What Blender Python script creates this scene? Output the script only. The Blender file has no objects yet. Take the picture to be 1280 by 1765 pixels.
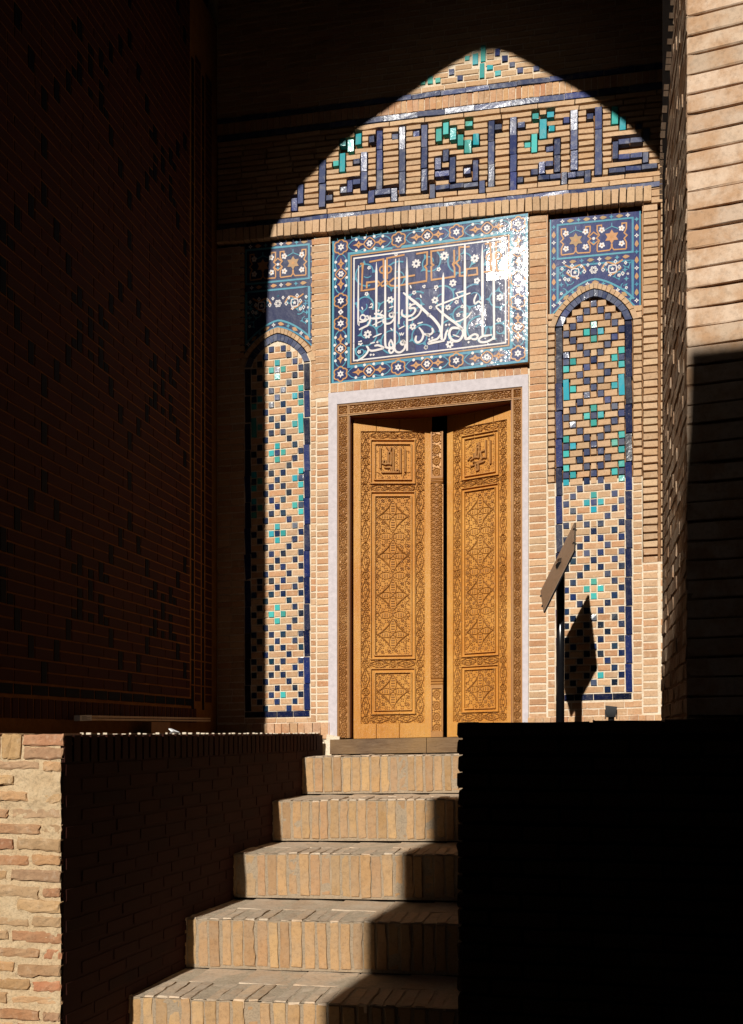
import bpy, math, random
import numpy as np
from mathutils import Matrix, Vector
random.seed(7); rng = np.random.default_rng(7)

# ------------------------------------------------------------------ camera, sky, sun, exposure
EYE = 1.70                       # height of the lens above the lane; heights below are relative to it
YAW = math.radians(11.96)
SUN = Vector((.12, 1.0, -.50)).normalized()      # direction the light travels
scene = bpy.context.scene
cam_d = bpy.data.cameras.new('camera'); cam = bpy.data.objects.new('camera', cam_d)
scene.collection.objects.link(cam); scene.camera = cam
cam.location = (0, 0, EYE); cam.rotation_euler = (math.pi/2, 0, YAW)
cam_d.sensor_fit = 'HORIZONTAL'; cam_d.sensor_width = 36; cam_d.lens = 1700/1280*36
cam_d.shift_y = (1262-882.5)/1280; cam_d.clip_start = .05; cam_d.clip_end = 3000
elev = math.asin(-SUN.z); azim = math.atan2(-SUN.x, -SUN.y)
world = bpy.data.worlds.new('World'); scene.world = world; world.use_nodes = True
wn = world.node_tree; bgn = wn.nodes['Background']
sky = wn.nodes.new('ShaderNodeTexSky'); sky.sky_type = 'NISHITA'; sky.sun_disc = False
sky.sun_elevation = elev; sky.sun_rotation = azim
wn.links.new(sky.outputs[0], bgn.inputs[0]); bgn.inputs[1].default_value = .05
sl = bpy.data.lights.new('sun', 'SUN'); sl.energy = 5.0; sl.angle = math.radians(.53); sl.color = (1, .955, .88)
sun = bpy.data.objects.new('sun', sl); scene.collection.objects.link(sun)
sun.rotation_euler = SUN.to_track_quat('-Z', 'Y').to_euler(); sun.location = (-2, -12, 14)
scene.view_settings.view_transform = 'Standard'; scene.view_settings.look = 'None'
scene.view_settings.exposure = .04; scene.view_settings.gamma = 1

# ------------------------------------------------------------------ helpers
COL = scene.collection
SY = math.sin(YAW); CY = math.cos(YAW)
def onY(px, py, Y):
    a = (px-640)/1700; dx = CY*a-SY; dy = SY*a+CY; dz = (1262-py)/1700; t = Y/dy
    return dx*t, dz*t
def onX(px, py, X):
    a = (px-640)/1700; dx = CY*a-SY; dy = SY*a+CY; dz = (1262-py)/1700; t = X/dx
    return dy*t, dz*t
def depth(p): return -SY*p[0]+CY*p[1]
FY = 7.15                         # plane of the mausoleum front
SV = ([-.3, 0, 2.3, 2.6, 3.6, 3.9, 5, 7], [.02, .02, .03, .02, 0, -.014, -.006, 0])
def settle(v): return float(np.interp(v, *SV))      # the courses have sunk unevenly over the centuries
def uv(px, py, Y=FY):
    X, Z = onY(px, py, Y); v = Z
    for _ in range(6): v = Z-settle(v)*(X+1.1)
    return X, v
def lin(c):
    c = c/255
    return c/12.92 if c <= .04045 else ((c+.055)/1.055)**2.4
def S(r, g, b, k=1.0): return (lin(r)*k, lin(g)*k, lin(b)*k, 1)

def empty(name, label, cat, loc=(0, 0, 0), group=None):
    o = bpy.data.objects.new(name, None); COL.objects.link(o); o.location = loc; o.empty_display_size = .1
    o['label'] = label; o['category'] = cat
    if group: o['group'] = group
    return o
def link(name, me, mat=None, parent=None, loc=None, kind=None, label=None):
    o = bpy.data.objects.new(name, me); COL.objects.link(o)
    if mat and not me.materials: me.materials.append(mat)
    if parent:
        o.parent = parent
        if parent.type == 'EMPTY': o.matrix_parent_inverse = Matrix.Translation(-Vector(parent.location))
    if loc: o.location = loc
    if kind: o['kind'] = kind
    if label: o['label'] = label
    return o
def npmesh(name, V, Q, rnd=None, smooth=False):
    """V (n,3), Q list/array of quads or mixed polygons"""
    me = bpy.data.meshes.new(name)
    V = np.asarray(V, dtype=np.float32)
    if isinstance(Q, np.ndarray) and Q.ndim == 2:
        n, k = Q.shape
        me.vertices.add(len(V)); me.vertices.foreach_set('co', V.ravel())
        me.loops.add(n*k); me.loops.foreach_set('vertex_index', Q.astype(np.int32).ravel())
        me.polygons.add(n); me.polygons.foreach_set('loop_start', np.arange(0, n*k, k, dtype=np.int32))
        me.polygons.foreach_set('loop_total', np.full(n, k, dtype=np.int32))
        me.update(calc_edges=True)
    else:
        me.from_pydata(V.tolist(), [], Q); n = len(Q)
    if rnd is not None:
        at = me.attributes.new('rnd', 'FLOAT', 'FACE')
        at.data.foreach_set('value', np.asarray(np.broadcast_to(rnd, (n,)), dtype=np.float32))
    me.polygons.foreach_set('use_smooth', np.full(n, bool(smooth)))
    me.validate()
    return me

class MB:
    def __init__(s): s.v = []; s.f = []; s.r = []
    def poly(s, pts, r=None):
        b = len(s.v); s.v += [tuple(p) for p in pts]; s.f.append(tuple(range(b, b+len(pts)))); s.r.append(random.random() if r is None else r)
    def box(s, a, b, r=None):
        x0, y0, z0 = a; x1, y1, z1 = b; B = len(s.v)
        s.v += [(x0, y0, z0), (x1, y0, z0), (x1, y1, z0), (x0, y1, z0), (x0, y0, z1), (x1, y0, z1), (x1, y1, z1), (x0, y1, z1)]
        for q in ((0, 1, 5, 4), (1, 2, 6, 5), (2, 3, 7, 6), (3, 0, 4, 7), (4, 5, 6, 7), (3, 2, 1, 0)): s.f.append(tuple(B+i for i in q)); s.r.append(.5 if r is None else r)
    def prism(s, pts, d):             # polygon pts (3D) extruded by vector d
        B = len(s.v); n = len(pts); s.v += [tuple(p) for p in pts]+[tuple(Vector(p)+Vector(d)) for p in pts]
        s.f.append(tuple(range(B, B+n))); s.f.append(tuple(range(B+2*n-1, B+n-1, -1))); s.r += [.5, .5]
        for i in range(n):
            j = (i+1) % n; s.f.append((B+i, B+n+i, B+n+j, B+j)); s.r.append(.5)
    def tube(s, pts, rad, n=10, caps=True):
        rings = []
        for i, p in enumerate(pts):
            p = Vector(p); a = Vector(pts[max(i-1, 0)]); b = Vector(pts[min(i+1, len(pts)-1)]); t = (b-a).normalized()
            u = t.orthogonal().normalized() if abs(t.z) < .9 else Vector((1, 0, 0)); u = (u-t*u.dot(t)).normalized(); w = t.cross(u)
            rr = rad[i] if isinstance(rad, (list, tuple)) else rad
            B = len(s.v); rings.append(B)
            s.v += [tuple(p+u*math.cos(k*2*math.pi/n)*rr+w*math.sin(k*2*math.pi/n)*rr) for k in range(n)]
        for A, B in zip(rings, rings[1:]):
            for k in range(n): s.f.append((A+k, A+(k+1) % n, B+(k+1) % n, B+k)); s.r.append(.5)
        if caps: s.f.append(tuple(rings[0]+k for k in range(n)[::-1])); s.f.append(tuple(rings[-1]+k for k in range(n))); s.r += [.5, .5]
    def build(s, name, mat, parent=None, kind=None, label=None, smooth=False):
        me = bpy.data.meshes.new(name); me.from_pydata(s.v, [], s.f)
        at = me.attributes.new('rnd', 'FLOAT', 'FACE'); at.data.foreach_set('value', s.r)
        me.polygons.foreach_set('use_smooth', [bool(smooth)]*len(s.f))
        me.update(); return link(name, me, mat, parent, kind=kind, label=label)

# ---- irregular brick: front is local -Y, w along X, h along Z, depth into +Y
def brick_geo(w, h, d, rough=.0015, bev=.0025, nx=1, nz=1, rg=None):
    rg = rg or rng
    bv = min(bev, w*.22, h*.22)
    xs = np.concatenate([[0], np.linspace(bv, w-bv, nx+1), [w]])-w/2
    zs = np.concatenate([[0], np.linspace(bv, h-bv, nz+1), [h]])-h/2
    X, Z = np.meshgrid(xs, zs); Yv = np.zeros_like(X)
    Yv[0, :] += bv*.7; Yv[-1, :] += bv*.7; Yv[:, 0] += bv*.7; Yv[:, -1] += bv*.7
    Yv += rg.normal(0, rough*.6, X.shape)
    X = X+rg.normal(0, rough, X.shape); Z = Z+rg.normal(0, rough, Z.shape)
    nr, nc = X.shape; V = np.stack([X, Yv, Z], -1).reshape(-1, 3)
    idx = np.arange(nr*nc).reshape(nr, nc)
    q = np.stack([idx[:-1, :-1], idx[:-1, 1:], idx[1:, 1:], idx[1:, :-1]], -1).reshape(-1, 4)
    ring = np.concatenate([idx[0, :], idx[1:, -1], idx[-1, ::-1][1:], idx[::-1, 0][1:-1]])
    back = V[ring].copy(); back[:, 1] = d; nb = len(V); V = np.concatenate([V, back]); m = len(ring)
    k = np.arange(m); k2 = (k+1) % m
    sides = np.stack([ring[k2], ring[k], nb+k, nb+k2], -1)
    return V, np.concatenate([q, sides])
POOL = {}
def pool_mesh(kind, w, h, d, rough, bev, nx, nz, mat=''):
    key = (kind, mat, round(w/.004), round(h/.004), round(d/.01)); L = POOL.setdefault(key, [])
    if len(L) < 4:
        V, Q = brick_geo(w, h, d, rough, bev, nx, nz); me = npmesh(kind, V, Q, rng.random()); L.append(me); return me
    return random.choice(L)

class Placer:
    """collects like pieces; the 300 that show largest become objects, the others one 'stuff' part"""
    def __init__(s, name, mat, parent, rough=.0015, bev=.005, nx=1, nz=1): s.__dict__.update(name=name, mat=mat, parent=parent, rough=rough, bev=bev, nx=nx, nz=nz); s.P = []
    def add(s, w, h, d, loc, rz=0., ry=0., rx=0.): s.P.append((w, h, d, Vector(loc), rx, ry, rz))
    def done(s, limit=300):
        def size(p):
            dd = max(depth(p[3]), .5); fx = abs(math.cos(p[6]+YAW)) if abs(p[6]) > .5 else 1
            return p[0]*p[1]/dd**2*(fx+.02)
        s.P.sort(key=size, reverse=True)
        for p in s.P[:limit]:
            me = pool_mesh(s.name, p[0], p[1], p[2], s.rough, s.bev, s.nx if p[0] > .1 or s.nx > 2 else 1, s.nz, s.mat.name)
            o = link(s.name, me, s.mat, s.parent); o.location = p[3]; o.rotation_euler = p[4:7]
        rest = s.P[limit:]
        if rest:
            Vs = []; Qs = []; R = []; n = 0
            for p in rest:
                V, Q = brick_geo(p[0], p[1], p[2], s.rough, s.bev, 1, s.nz)
                M = np.array(Matrix.LocRotScale(p[3], Matrix.Rotation(p[6], 3, 'Z') @ Matrix.Rotation(p[5], 3, 'Y') @ Matrix.Rotation(p[4], 3, 'X'), None))
                V = V@M[:3, :3].T+M[:3, 3]; Vs.append(V); Qs.append(Q+n); n += len(V); R.append(np.full(len(Q), rng.random()))
            link(s.name, npmesh(s.name, np.concatenate(Vs), np.concatenate(Qs), np.concatenate(R)), s.mat, s.parent, kind='stuff')

# ------------------------------------------------------------------ materials (all node based)
class N:
    def __init__(s, name):
        m = bpy.data.materials.new(name); m.use_nodes = True; s.m = m; s.t = m.node_tree
        s.b = s.t.nodes['Principled BSDF']; s.pos = s.n('ShaderNodeNewGeometry').outputs['Position']
    def n(s, typ, **k):
        x = s.t.nodes.new(typ)
        for a, b in k.items(): setattr(x, a, b)
        return x
    def l(s, a, b): s.t.links.new(a, b)
    def inp(s, node, i, v):
        if isinstance(v, (int, float, tuple)): node.inputs[i].default_value = v
        else: s.l(v, node.inputs[i])
    def math(s, op, a, b=0., c=None):
        x = s.n('ShaderNodeMath', operation=op); s.inp(x, 0, a); s.inp(x, 1, b)
        if c is not None: s.inp(x, 2, c)
        return x.outputs[0]
    def noise(s, scale, detail=4, rough=.6, vec=None, dist=0.):
        x = s.n('ShaderNodeTexNoise'); x.inputs['Scale'].default_value = scale; x.inputs['Detail'].default_value = detail
        x.inputs['Roughness'].default_value = rough; x.inputs['Distortion'].default_value = dist; s.l(vec or s.pos, x.inputs['Vector']); return x.outputs['Fac']
    def scalev(s, v, vec=None):
        x = s.n('ShaderNodeVectorMath', operation='MULTIPLY'); s.l(vec or s.pos, x.inputs[0]); x.inputs[1].default_value = v; return x.outputs[0]
    def ramp(s, f, stops, interp='LINEAR'):
        x = s.n('ShaderNodeValToRGB'); s.l(f, x.inputs[0]); e = x.color_ramp.elements; x.color_ramp.interpolation = interp
        while len(e) < len(stops): e.new(.5)
        for el, (p, c) in zip(e, stops): el.position = p; el.color = c if isinstance(c, tuple) else (c, c, c, 1)
        return x.outputs[0]
    def mix(s, f, a, b, mode='MIX'):
        x = s.n('ShaderNodeMix', data_type='RGBA', blend_type=mode); s.inp(x, 0, f); s.inp(x, 6, a); s.inp(x, 7, b); return x.outputs[2]
    def rnd(s):
        a = s.n('ShaderNodeAttribute', attribute_name='rnd').outputs['Fac']; o = s.n('ShaderNodeObjectInfo').outputs['Random']
        return s.math('FRACT', s.math('ADD', a, o))
    def rnd2(s, r, k): return s.math('FRACT', s.math('MULTIPLY', r, k))
    def bump(s, h, strength, dist, prev=None):
        x = s.n('ShaderNodeBump'); x.inputs['Strength'].default_value = strength; x.inputs['Distance'].default_value = dist; s.l(h, x.inputs['Height'])
        if prev is not None: s.l(prev, x.inputs['Normal'])
        return x.outputs[0]
    def out(s, col, rough, normal=None, **k):
        s.inp(s.b, 'Base Color', col); s.inp(s.b, 'Roughness', rough)
        if normal is not None: s.l(normal, s.b.inputs['Normal'])
        for a, v in k.items(): s.inp(s.b, a, v)
        return s.m

def mat_brick(name, cols, dust, dustamt=.35, bump=.6, pit=.6, scale=1., lime=0.):
    n = N(name); r = n.rnd(); n1 = n.noise(9*scale, 5, .65); n2 = n.noise(60*scale, 4, .7); n3 = n.noise(300*scale, 2, .6)
    c = n.ramp(r, [(i/(len(cols)-1), x) for i, x in enumerate(cols)])
    bright = n.math('ADD', .78, n.math('MULTIPLY', n.rnd2(r, 7.31), .36))
    c = n.mix(1., c, n.mix(0., n.ramp(bright, [(0, 0.), (1, 1.)]), (1, 1, 1, 1)), 'MULTIPLY')
    c = n.mix(n.ramp(n2, [(.35, 0.), (.75, .5)]), c, tuple(list(cols[0])[:3])+(1,), 'MULTIPLY') if False else c
    c = n.mix(n.math('MULTIPLY', n.ramp(n1, [(.42, 0.), (.62, 1.)]), dustamt), c, dust)
    c = n.mix(n.ramp(n2, [(.36, .38), (.52, 0.)]), c, n.mix(.5, c, (.02, .012, .008, 1)))
    pits = n.ramp(n3, [(.30, 1.), (.36, 0.)])
    c = n.mix(n.math('MULTIPLY', pits, pit), c, (.05, .03, .018, 1))
    if lime: c = n.mix(n.math('MULTIPLY', n.ramp(n.noise(28*scale, 6, .72), [(.56, 0.), (.64, 1.)]), lime), c, S(222, 200, 172))
    h = n.math('ADD', n.math('MULTIPLY', n2, .6), n.math('MULTIPLY', n3, .3))
    return n.out(c, .88, n.bump(h, bump, .006) if bump else None, **{'Specular IOR Level': .2})
def mat_glaze(name, cols, rough=.16, wave=.5, dustamt=.25, dust=S(150, 140, 130), dist=.003, spread=.05, coat=.3, spec=.10):
    n = N(name); r = n.rnd(); n1 = n.noise(22, 4, .6); n2 = n.noise(180, 3, .65); n0 = n.noise(5, 2, .5)
    c = n.ramp(r, [(i/(len(cols)-1), x) for i, x in enumerate(cols)])
    c = n.mix(n.ramp(n1, [(.4, 0.), (.7, .45)]), c, n.mix(.5, c, (.3, .34, .42, 1)), 'SCREEN') if False else n.mix(n.math('MULTIPLY', n.ramp(n1, [(.5, 0.), (.72, 1.)]), dustamt), c, dust)
    c = n.mix(n.ramp(n2, [(.31, .8), (.36, 0.)]), c, dust)
    h = n.math('ADD', n.math('MULTIPLY', n1, .6), n.math('ADD', n.math('MULTIPLY', n2, .03), n0))
    rg = n.ramp(n1, [(.35, rough), (.75, rough+spread)])
    nb = n.bump(h, wave, dist)
    m = n.out(c, .34, nb, **{'Specular IOR Level': spec, 'Coat Weight': coat}); n.inp(n.b, 'Coat Roughness', rg); n.l(nb, n.b.inputs['Coat Normal']); return m
def mat_mortar(name, c0, c1, bump=.8, scale=1.):
    n = N(name); a = n.noise(14*scale, 5, .65); b = n.noise(90*scale, 5, .75); f = n.noise(420*scale, 2, .6)
    c = n.mix(n.ramp(a, [(.35, 0.), (.65, 1.)]), c0, c1); c = n.mix(n.ramp(b, [(.38, .5), (.5, 0.)]), c, n.mix(.55, c, (.03, .02, .015, 1)))
    h = n.math('ADD', n.math('MULTIPLY', b, .8), n.math('MULTIPLY', f, .35))
    return n.out(c, .95, n.bump(h, bump, .008), **{'Specular IOR Level': .1})
def mat_wood(name, c0, c1, c2, vec, rough=.5, bump=.25, spec=.35):
    n = N(name); v = n.scalev(vec); g = n.noise(6, 6, .65, v, .6); big = n.noise(2.2, 3, .5); r = n.rnd()
    c = n.mix(n.ramp(g, [(.32, 0.), (.68, 1.)]), c0, c1); c = n.mix(n.ramp(big, [(.38, 0.), (.7, .8)]), c, c2)
    fine = n.noise(18, 4, .7, v)
    c = n.mix(n.ramp(fine, [(.36, .45), (.46, 0.)]), c, n.mix(.6, c, (.03, .012, .004, 1)))
    return n.out(c, rough, n.bump(n.math('ADD', g, fine), bump, .003), **{'Specular IOR Level': spec})
def mat_plain(name, c, rough=.5, metal=0., bump=0., spec=.4):
    n = N(name); a = n.noise(30, 4, .65); cc = n.mix(n.ramp(a, [(.35, 0.), (.7, .6)]), c, tuple(x*.7 for x in c[:3])+(1,))
    return n.out(cc, rough, n.bump(a, bump, .004) if bump else None, Metallic=metal, **{'Specular IOR Level': spec})

K = .72
M_face = mat_brick('pale_buff_brick', [S(228, 188, 146, K), S(234, 194, 154, K), S(222, 178, 134, K), S(238, 202, 160, K)], S(230, 196, 160, K), .3, .5, .5, lime=.12)
M_warm = mat_brick('warm_pink_brick', [S(222, 166, 126, K), S(232, 186, 142, K), S(214, 150, 110, K), S(230, 180, 130, K), S(224, 174, 140, K)], S(230, 196, 158, K), .35, .45, .45, lime=.35)
M_low = mat_brick('ochre_brick_with_lime', [S(228, 180, 136, K), S(220, 162, 118, K), S(236, 192, 148, K), S(226, 184, 146, K)], S(232, 200, 160, K), .3, .4, .35, lime=.3)
M_step = mat_brick('worn_stair_brick', [S(206, 164, 114, K), S(198, 154, 112, K), S(214, 174, 122, K), S(196, 156, 116, K), S(204, 162, 110, K)], S(186, 160, 130, K), .45, .5, .5, .8, lime=.05)
M_old = mat_brick('weathered_plinth_brick', [S(206, 148, 104, K), S(214, 174, 126, K), S(190, 132, 98, K), S(212, 170, 118, K), S(196, 160, 124, K), S(204, 130, 90, K)], S(220, 188, 148, K), .3, .9, .6, .8, lime=.18)
M_flank = mat_brick('shade_tinted_flank_brick', [S(130, 56, 38, .13), S(140, 64, 42, .13), S(116, 50, 36, .13)], S(140, 76, 50, .13), .3, .02, .4)  # dark copy of the plinth brick, the flank's shade put into its colour
M_mtread = mat_mortar('pale_cement_dust', S(214, 196, 170, .85), S(200, 180, 154, .85), .7)
M_tread = mat_brick('dusty_tread_brick', [S(228, 200, 168, .85), S(216, 190, 162, .85), S(232, 200, 164, .85)], S(214, 196, 172, .85), .8, .6, .4, .8, lime=.1)
M_pier = mat_brick('cream_pier_brick', [S(236, 206, 178, K), S(242, 212, 184, K), S(234, 204, 174, K)], S(204, 160, 120, K), .85, .25, .25, .9)
M_jamb = mat_brick('rough_jamb_brick', [S(186, 150, 116, K), S(166, 124, 92, K), S(200, 168, 136, K)], S(214, 190, 164, K), .6, 1., .8, lime=.3)
M_side = mat_brick('side_wall_brick', [S(130, 52, 36, .22), S(138, 58, 38, .22), S(120, 46, 34, .22)], S(130, 70, 44, .22), .3, .1, .4)  # albedo cut far down so the wall stays dark in shade
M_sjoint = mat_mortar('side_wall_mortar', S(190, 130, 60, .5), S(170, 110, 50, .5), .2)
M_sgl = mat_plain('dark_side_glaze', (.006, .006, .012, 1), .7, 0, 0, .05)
M_dark = mat_brick('shade_tinted_plinth_brick', [S(110, 76, 56, .4), S(100, 66, 50, .4), S(120, 84, 60, .4)], S(110, 84, 66, .4), .3, .4, .4)  # deep shade of the right plinth painted into its brick colour
M_mlime = mat_mortar('lime_mortar', S(246, 230, 206, .82), S(236, 212, 180, .80), .4)
M_mdark = mat_mortar('raked_joint_mortar', S(170, 126, 88, K), S(140, 102, 70, K), .8)
M_mstep = mat_mortar('cement_mortar', S(186, 166, 140, K), S(198, 174, 144, K), 1.)
M_mold = mat_mortar('mud_mortar', S(232, 204, 164, .78), S(220, 188, 146, .78), 1.)
M_plaster = mat_plain('white_plaster', S(222, 212, 214, .80), .8, 0, .1, .1)
M_blue = mat_glaze('slate_blue_glaze', [S(48, 58, 104), S(66, 74, 108), S(34, 44, 78), S(88, 92, 112), S(40, 52, 112), S(58, 64, 84)], .10, .8, .5, S(136, 132, 132), coat=.045, spec=.05, spread=.12)
M_slate = mat_glaze('slate_blue_square', [S(52, 62, 96), S(74, 80, 104), S(36, 48, 84), S(90, 94, 108), S(60, 68, 112)], .08, .7, .3, S(130, 126, 128), coat=.08, spec=.05)
M_cob = mat_glaze('deep_blue_border', [S(10, 18, 46), S(12, 24, 62), S(8, 14, 28), S(16, 34, 92), S(14, 22, 48)], .10, .7, .12, coat=.2, spec=.06)
M_navy = mat_glaze('navy_glaze_square', [S(14, 30, 62), S(20, 40, 74), S(12, 26, 40), S(24, 44, 90), S(16, 50, 64)], .10, .5, .10, coat=.2)
M_turq = mat_glaze('turquoise_glaze', [S(40, 150, 156), S(70, 176, 170), S(54, 140, 128), S(30, 150, 170), S(88, 160, 136)], .10, .6, .2, coat=.08, spec=.05)
M_ground = mat_glaze('mosaic_cobalt', [S(15, 27, 78), S(20, 34, 92), S(13, 24, 66), S(24, 36, 80)], .06, 1.0, .08, S(90, 96, 120), dist=.0016, spread=.04, coat=.22, spec=.08)
M_mwhite = mat_glaze('mosaic_white', [S(232, 226, 222, .85), S(222, 214, 210, .85)], .05, .8, .12, dist=.0016, spread=.04, coat=.25, spec=.08)
M_morange = mat_glaze('mosaic_orange', [S(206, 150, 92, .8), S(196, 138, 80, .8)], .05, .8, .12, dist=.0016, spread=.04, coat=.25, spec=.08)
M_mtan = mat_glaze('mosaic_tan', [S(160, 132, 88), S(190, 134, 86), S(148, 124, 86)], .05, .8, .12, dist=.0016, spread=.04, coat=.25, spec=.08)
M_mturq = mat_glaze('mosaic_turquoise', [S(58, 130, 152), S(72, 142, 160), S(50, 120, 150)], .05, .8, .12, dist=.0016, spread=.04, coat=.25, spec=.08)
M_door = mat_wood('honey_carved_wood', S(228, 158, 68, .68), S(214, 138, 50, .68), S(240, 178, 88, .68), (14, 14, 1.2), .42, .25)
M_carved = mat_wood('stained_carving', S(212, 146, 72, .56), S(184, 116, 50, .56), S(224, 160, 84, .56), (14, 14, 4), .55, .25)
M_frame = mat_wood('brown_carved_wood', S(212, 152, 84, .60), S(186, 124, 64, .60), S(222, 168, 104, .60), (14, 14, 1.5), .5, .3)
M_sill = mat_wood('grey_weathered_wood', S(136, 112, 88, .7), S(104, 80, 60, .7), S(178, 140, 92, .7), (1.5, 14, 16), .8, .8, .15)
M_sign = mat_plain('sign_board_back', S(176, 146, 120, .6), .45, .0, .1)
M_pole = mat_plain('black_painted_steel', (.012, .012, .014, 1), .22, .3, .0, .6)
M_black = mat_plain('black_plastic', (.01, .01, .011, 1), .6)
M_alu = mat_plain('dull_metal_batten', S(214, 176, 130, .8), .5)
M_card = mat_plain('brown_card', S(190, 140, 90, .7), .8)
M_paper = mat_plain('white_paper', S(235, 235, 235, .85), .7)
M_ink = mat_plain('dark_ink', (.03, .03, .035, 1), .7)
M_dimmed = mat_mortar('bounce_dimmed_top', S(150, 118, 88, .35), S(130, 100, 74, .35), .4)  # plinth top darkened so it bounces less sun into the shade
M_lane = mat_mortar('lane_paving', S(150, 126, 100, .6), S(130, 106, 84, .6), .6)
M_core = mat_mortar('masonry_core', S(110, 80, 60, .08), S(90, 64, 48, .08), .4)  # near-black tone, set to swallow bounced light in the shaded parts

E = EYE
# ------------------------------------------------------------------ ground, lane
g = MB(); g.poly([(-400, -400, 0), (400, -400, 0), (400, 400, 0), (-400, 400, 0)]); g.build('ground', M_lane, kind='structure')

# ------------------------------------------------------------------ portal arch that throws the pointed light
PY = 3.85; PB = 5.10
shadow_px = [(455, 1262), (455, 1000), (453, 800), (455, 640), (459, 520), (464, 440), (475, 395), (510, 330), (560, 275), (620, 222), (700, 165), (760, 122), (833, 78), (880, 92), (950, 130), (1020, 170), (1080, 214)]
prof = []
for px, py in shadow_px:
    X, Z = onY(px, py, FY-.012); t = (FY-.012)-PY
    prof.append((X-.12*t, Z+.50*t))
prof[0] = (prof[0][0], 0.)
JX = .398
prof += [(.10, prof[-1][1]-.22), (.26, prof[-1][1]-.46), (.36, prof[-1][1]-.72), (JX, prof[-1][1]-1.0), (JX, .0)]
portal = empty('portal_arch', 'tall brick portal arch around the bay, its cream right-hand pier lit by the sun', 'archway', (0, PY, E))
a = MB(); top = 12.; XL, XR = -7., 6.
def portal_slab(mb, prof, y0, y1, grow=0.):
    n = len(prof); outer = []
    for i, (x, z) in enumerate(prof):
        if x <= prof[12][0] and i <= 12: outer.append((XL, z) if i < 6 else (XL+(prof[12][0]-XL)*(i-6)/6., top))
        else: outer.append((XR-(XR-prof[12][0])*(max(0, 17-i))/5., top) if i < 17 else (XR, z))
    for y in (y0, y1):
        for i in range(n-1):
            q = [(prof[i][0], y, prof[i][1]+E), (prof[i+1][0], y, prof[i+1][1]+E), (outer[i+1][0], y, outer[i+1][1]+E), (outer[i][0], y, outer[i][1]+E)]
            mb.poly(q, .5)
    for i in range(n-1):
        mb.poly([(prof[i][0], y0, prof[i][1]+E), (prof[i+1][0], y0, prof[i+1][1]+E), (prof[i+1][0], y1, prof[i+1][1]+E), (prof[i][0], y1, prof[i][1]+E)], .5)
portal_slab(a, prof, PY+.012, PB)
# chamber behind it: vault and right wall, wider than the arch
ch = [(-2.80, 0.)]+[(x-.10 if i < 12 else x+.45, z+.35) for i, (x, z) in enumerate(prof[3:21])]+[(.95, .0)]
for i in range(len(ch)-1):
    a.poly([(ch[i][0], PB-.01, ch[i][1]+E), (ch[i+1][0], PB-.01, ch[i+1][1]+E), (ch[i+1][0], FY+.3, ch[i+1][1]+E), (ch[i][0], FY+.3, ch[i][1]+E)], .5)
a.box((XL, PY+.3, 11.5+E), (XR, FY+1, 12+E)); a.box((XL, PB, 0), (-3.0, FY+1, 12+E)); a.box((1.15, PB, 0), (XR, FY+1, 12+E))
a.build('arch_wall', M_core, portal)

# right pier: cream facing of long bricks, turned about ten degrees
ang = math.radians(-9.9); pc = Vector((JX-.012, PY, 0)); pd = Vector((math.cos(ang), math.sin(ang), 0))
pf = Placer('facing_brick', M_pier, portal, .0012, .0035, 3, 1)
ph = .0725
for i in range(0, 60):
    z = .06+i*ph+random.uniform(-.002, .002); x = 0.
    first = True
    while x < 2.2:
        L = random.uniform(.40, .52) if first else .27; gap = .006
        c = pc+pd*(x+L/2); hh = ph-random.choice([.006, .007, .009, .012])
        pf.add(L-gap, hh, .10, (c.x, c.y+random.uniform(-.002, .003), E+z+ph/2), rz=ang, ry=-.0)
        x += L; first = False
pf.done()
b = MB(); q0 = pc+Vector((.004, .016, 0)); q1 = q0+pd*2.4
b.prism([(q0.x, q0.y, E), (q1.x, q1.y, E), (q1.x, PY+.4, E), (q0.x, PY+.4, E)], (0, 0, 5.2)); b.build('pier_core', M_mdark, portal)
# jamb: eroded courses seen at a grazing angle
jb = Placer('jamb_brick', M_jamb, portal, .0026, .004, 3, 1)
def jamb_back(z):       # how far back the jamb runs at height z
    px = np.interp(1262-z*1700/5., [0, 56, 112, 168, 240, 300, 380, 460, 700, 1000, 1243], [1184, 1180, 1174.5, 1169, 1162, 1155, 1150, 1147.5, 1145.5, 1146, 1142])
    return onX(px, 600, JX)[0]
for i in range(0, 62):
    z = .0+i*.0655; yb = jamb_back(z+.03); y = PY+.0; x = y+(.12 if i % 2 else 0); first = True
    while y < yb-.02:
        L = (.13 if (first and i % 2) else .27)+random.uniform(-.02, .02); L = min(L, yb-y); first = False
        if L > .03: jb.add(L-.008, .0655-.008, .10, (JX-.010+random.uniform(-.0025, .0025), y+L/2, E+z+.033), rz=-math.pi/2)
        y += L
jb.done()
b = MB()
for i in range(0, 31):
    z = i*.131; b.box((JX-.007, PY+.02, E+z), (JX+.3, jamb_back(z+.065)-.012, E+z+.131))
b.build('jamb_core', M_mdark, portal)
# slim rib of brick behind the open chase at the top of the jamb
b = MB(); pts = [(0, 1155.5, 1165), (56, 1151, 1160), (112, 1147, 1156), (168, 1142.5, 1151), (240, 1137.5, 1145.5), (300, 1136.5, 1141.5), (345, 1136, 1139)]
for (y0, l0, r0), (y1, l1, r1) in zip(pts, pts[1:]):
    for k in range(5):
        t0, t1 = k/5, (k+1)/5-.03; f = lambda A, B, t: A+(B-A)*t; j = random.uniform(-.001, .001)
        P = [onX(f(l0, l1, t0), f(y0, y1, t0), JX), onX(f(r0, r1, t0), f(y0, y1, t0), JX), onX(f(r0, r1, t1), f(y0, y1, t1), JX), onX(f(l0, l1, t1), f(y0, y1, t1), JX)]
        b.prism([(JX+j, y, E+z) for y, z in P], (.06, 0, 0))
b.build('brick_rib', M_jamb, portal)

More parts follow.
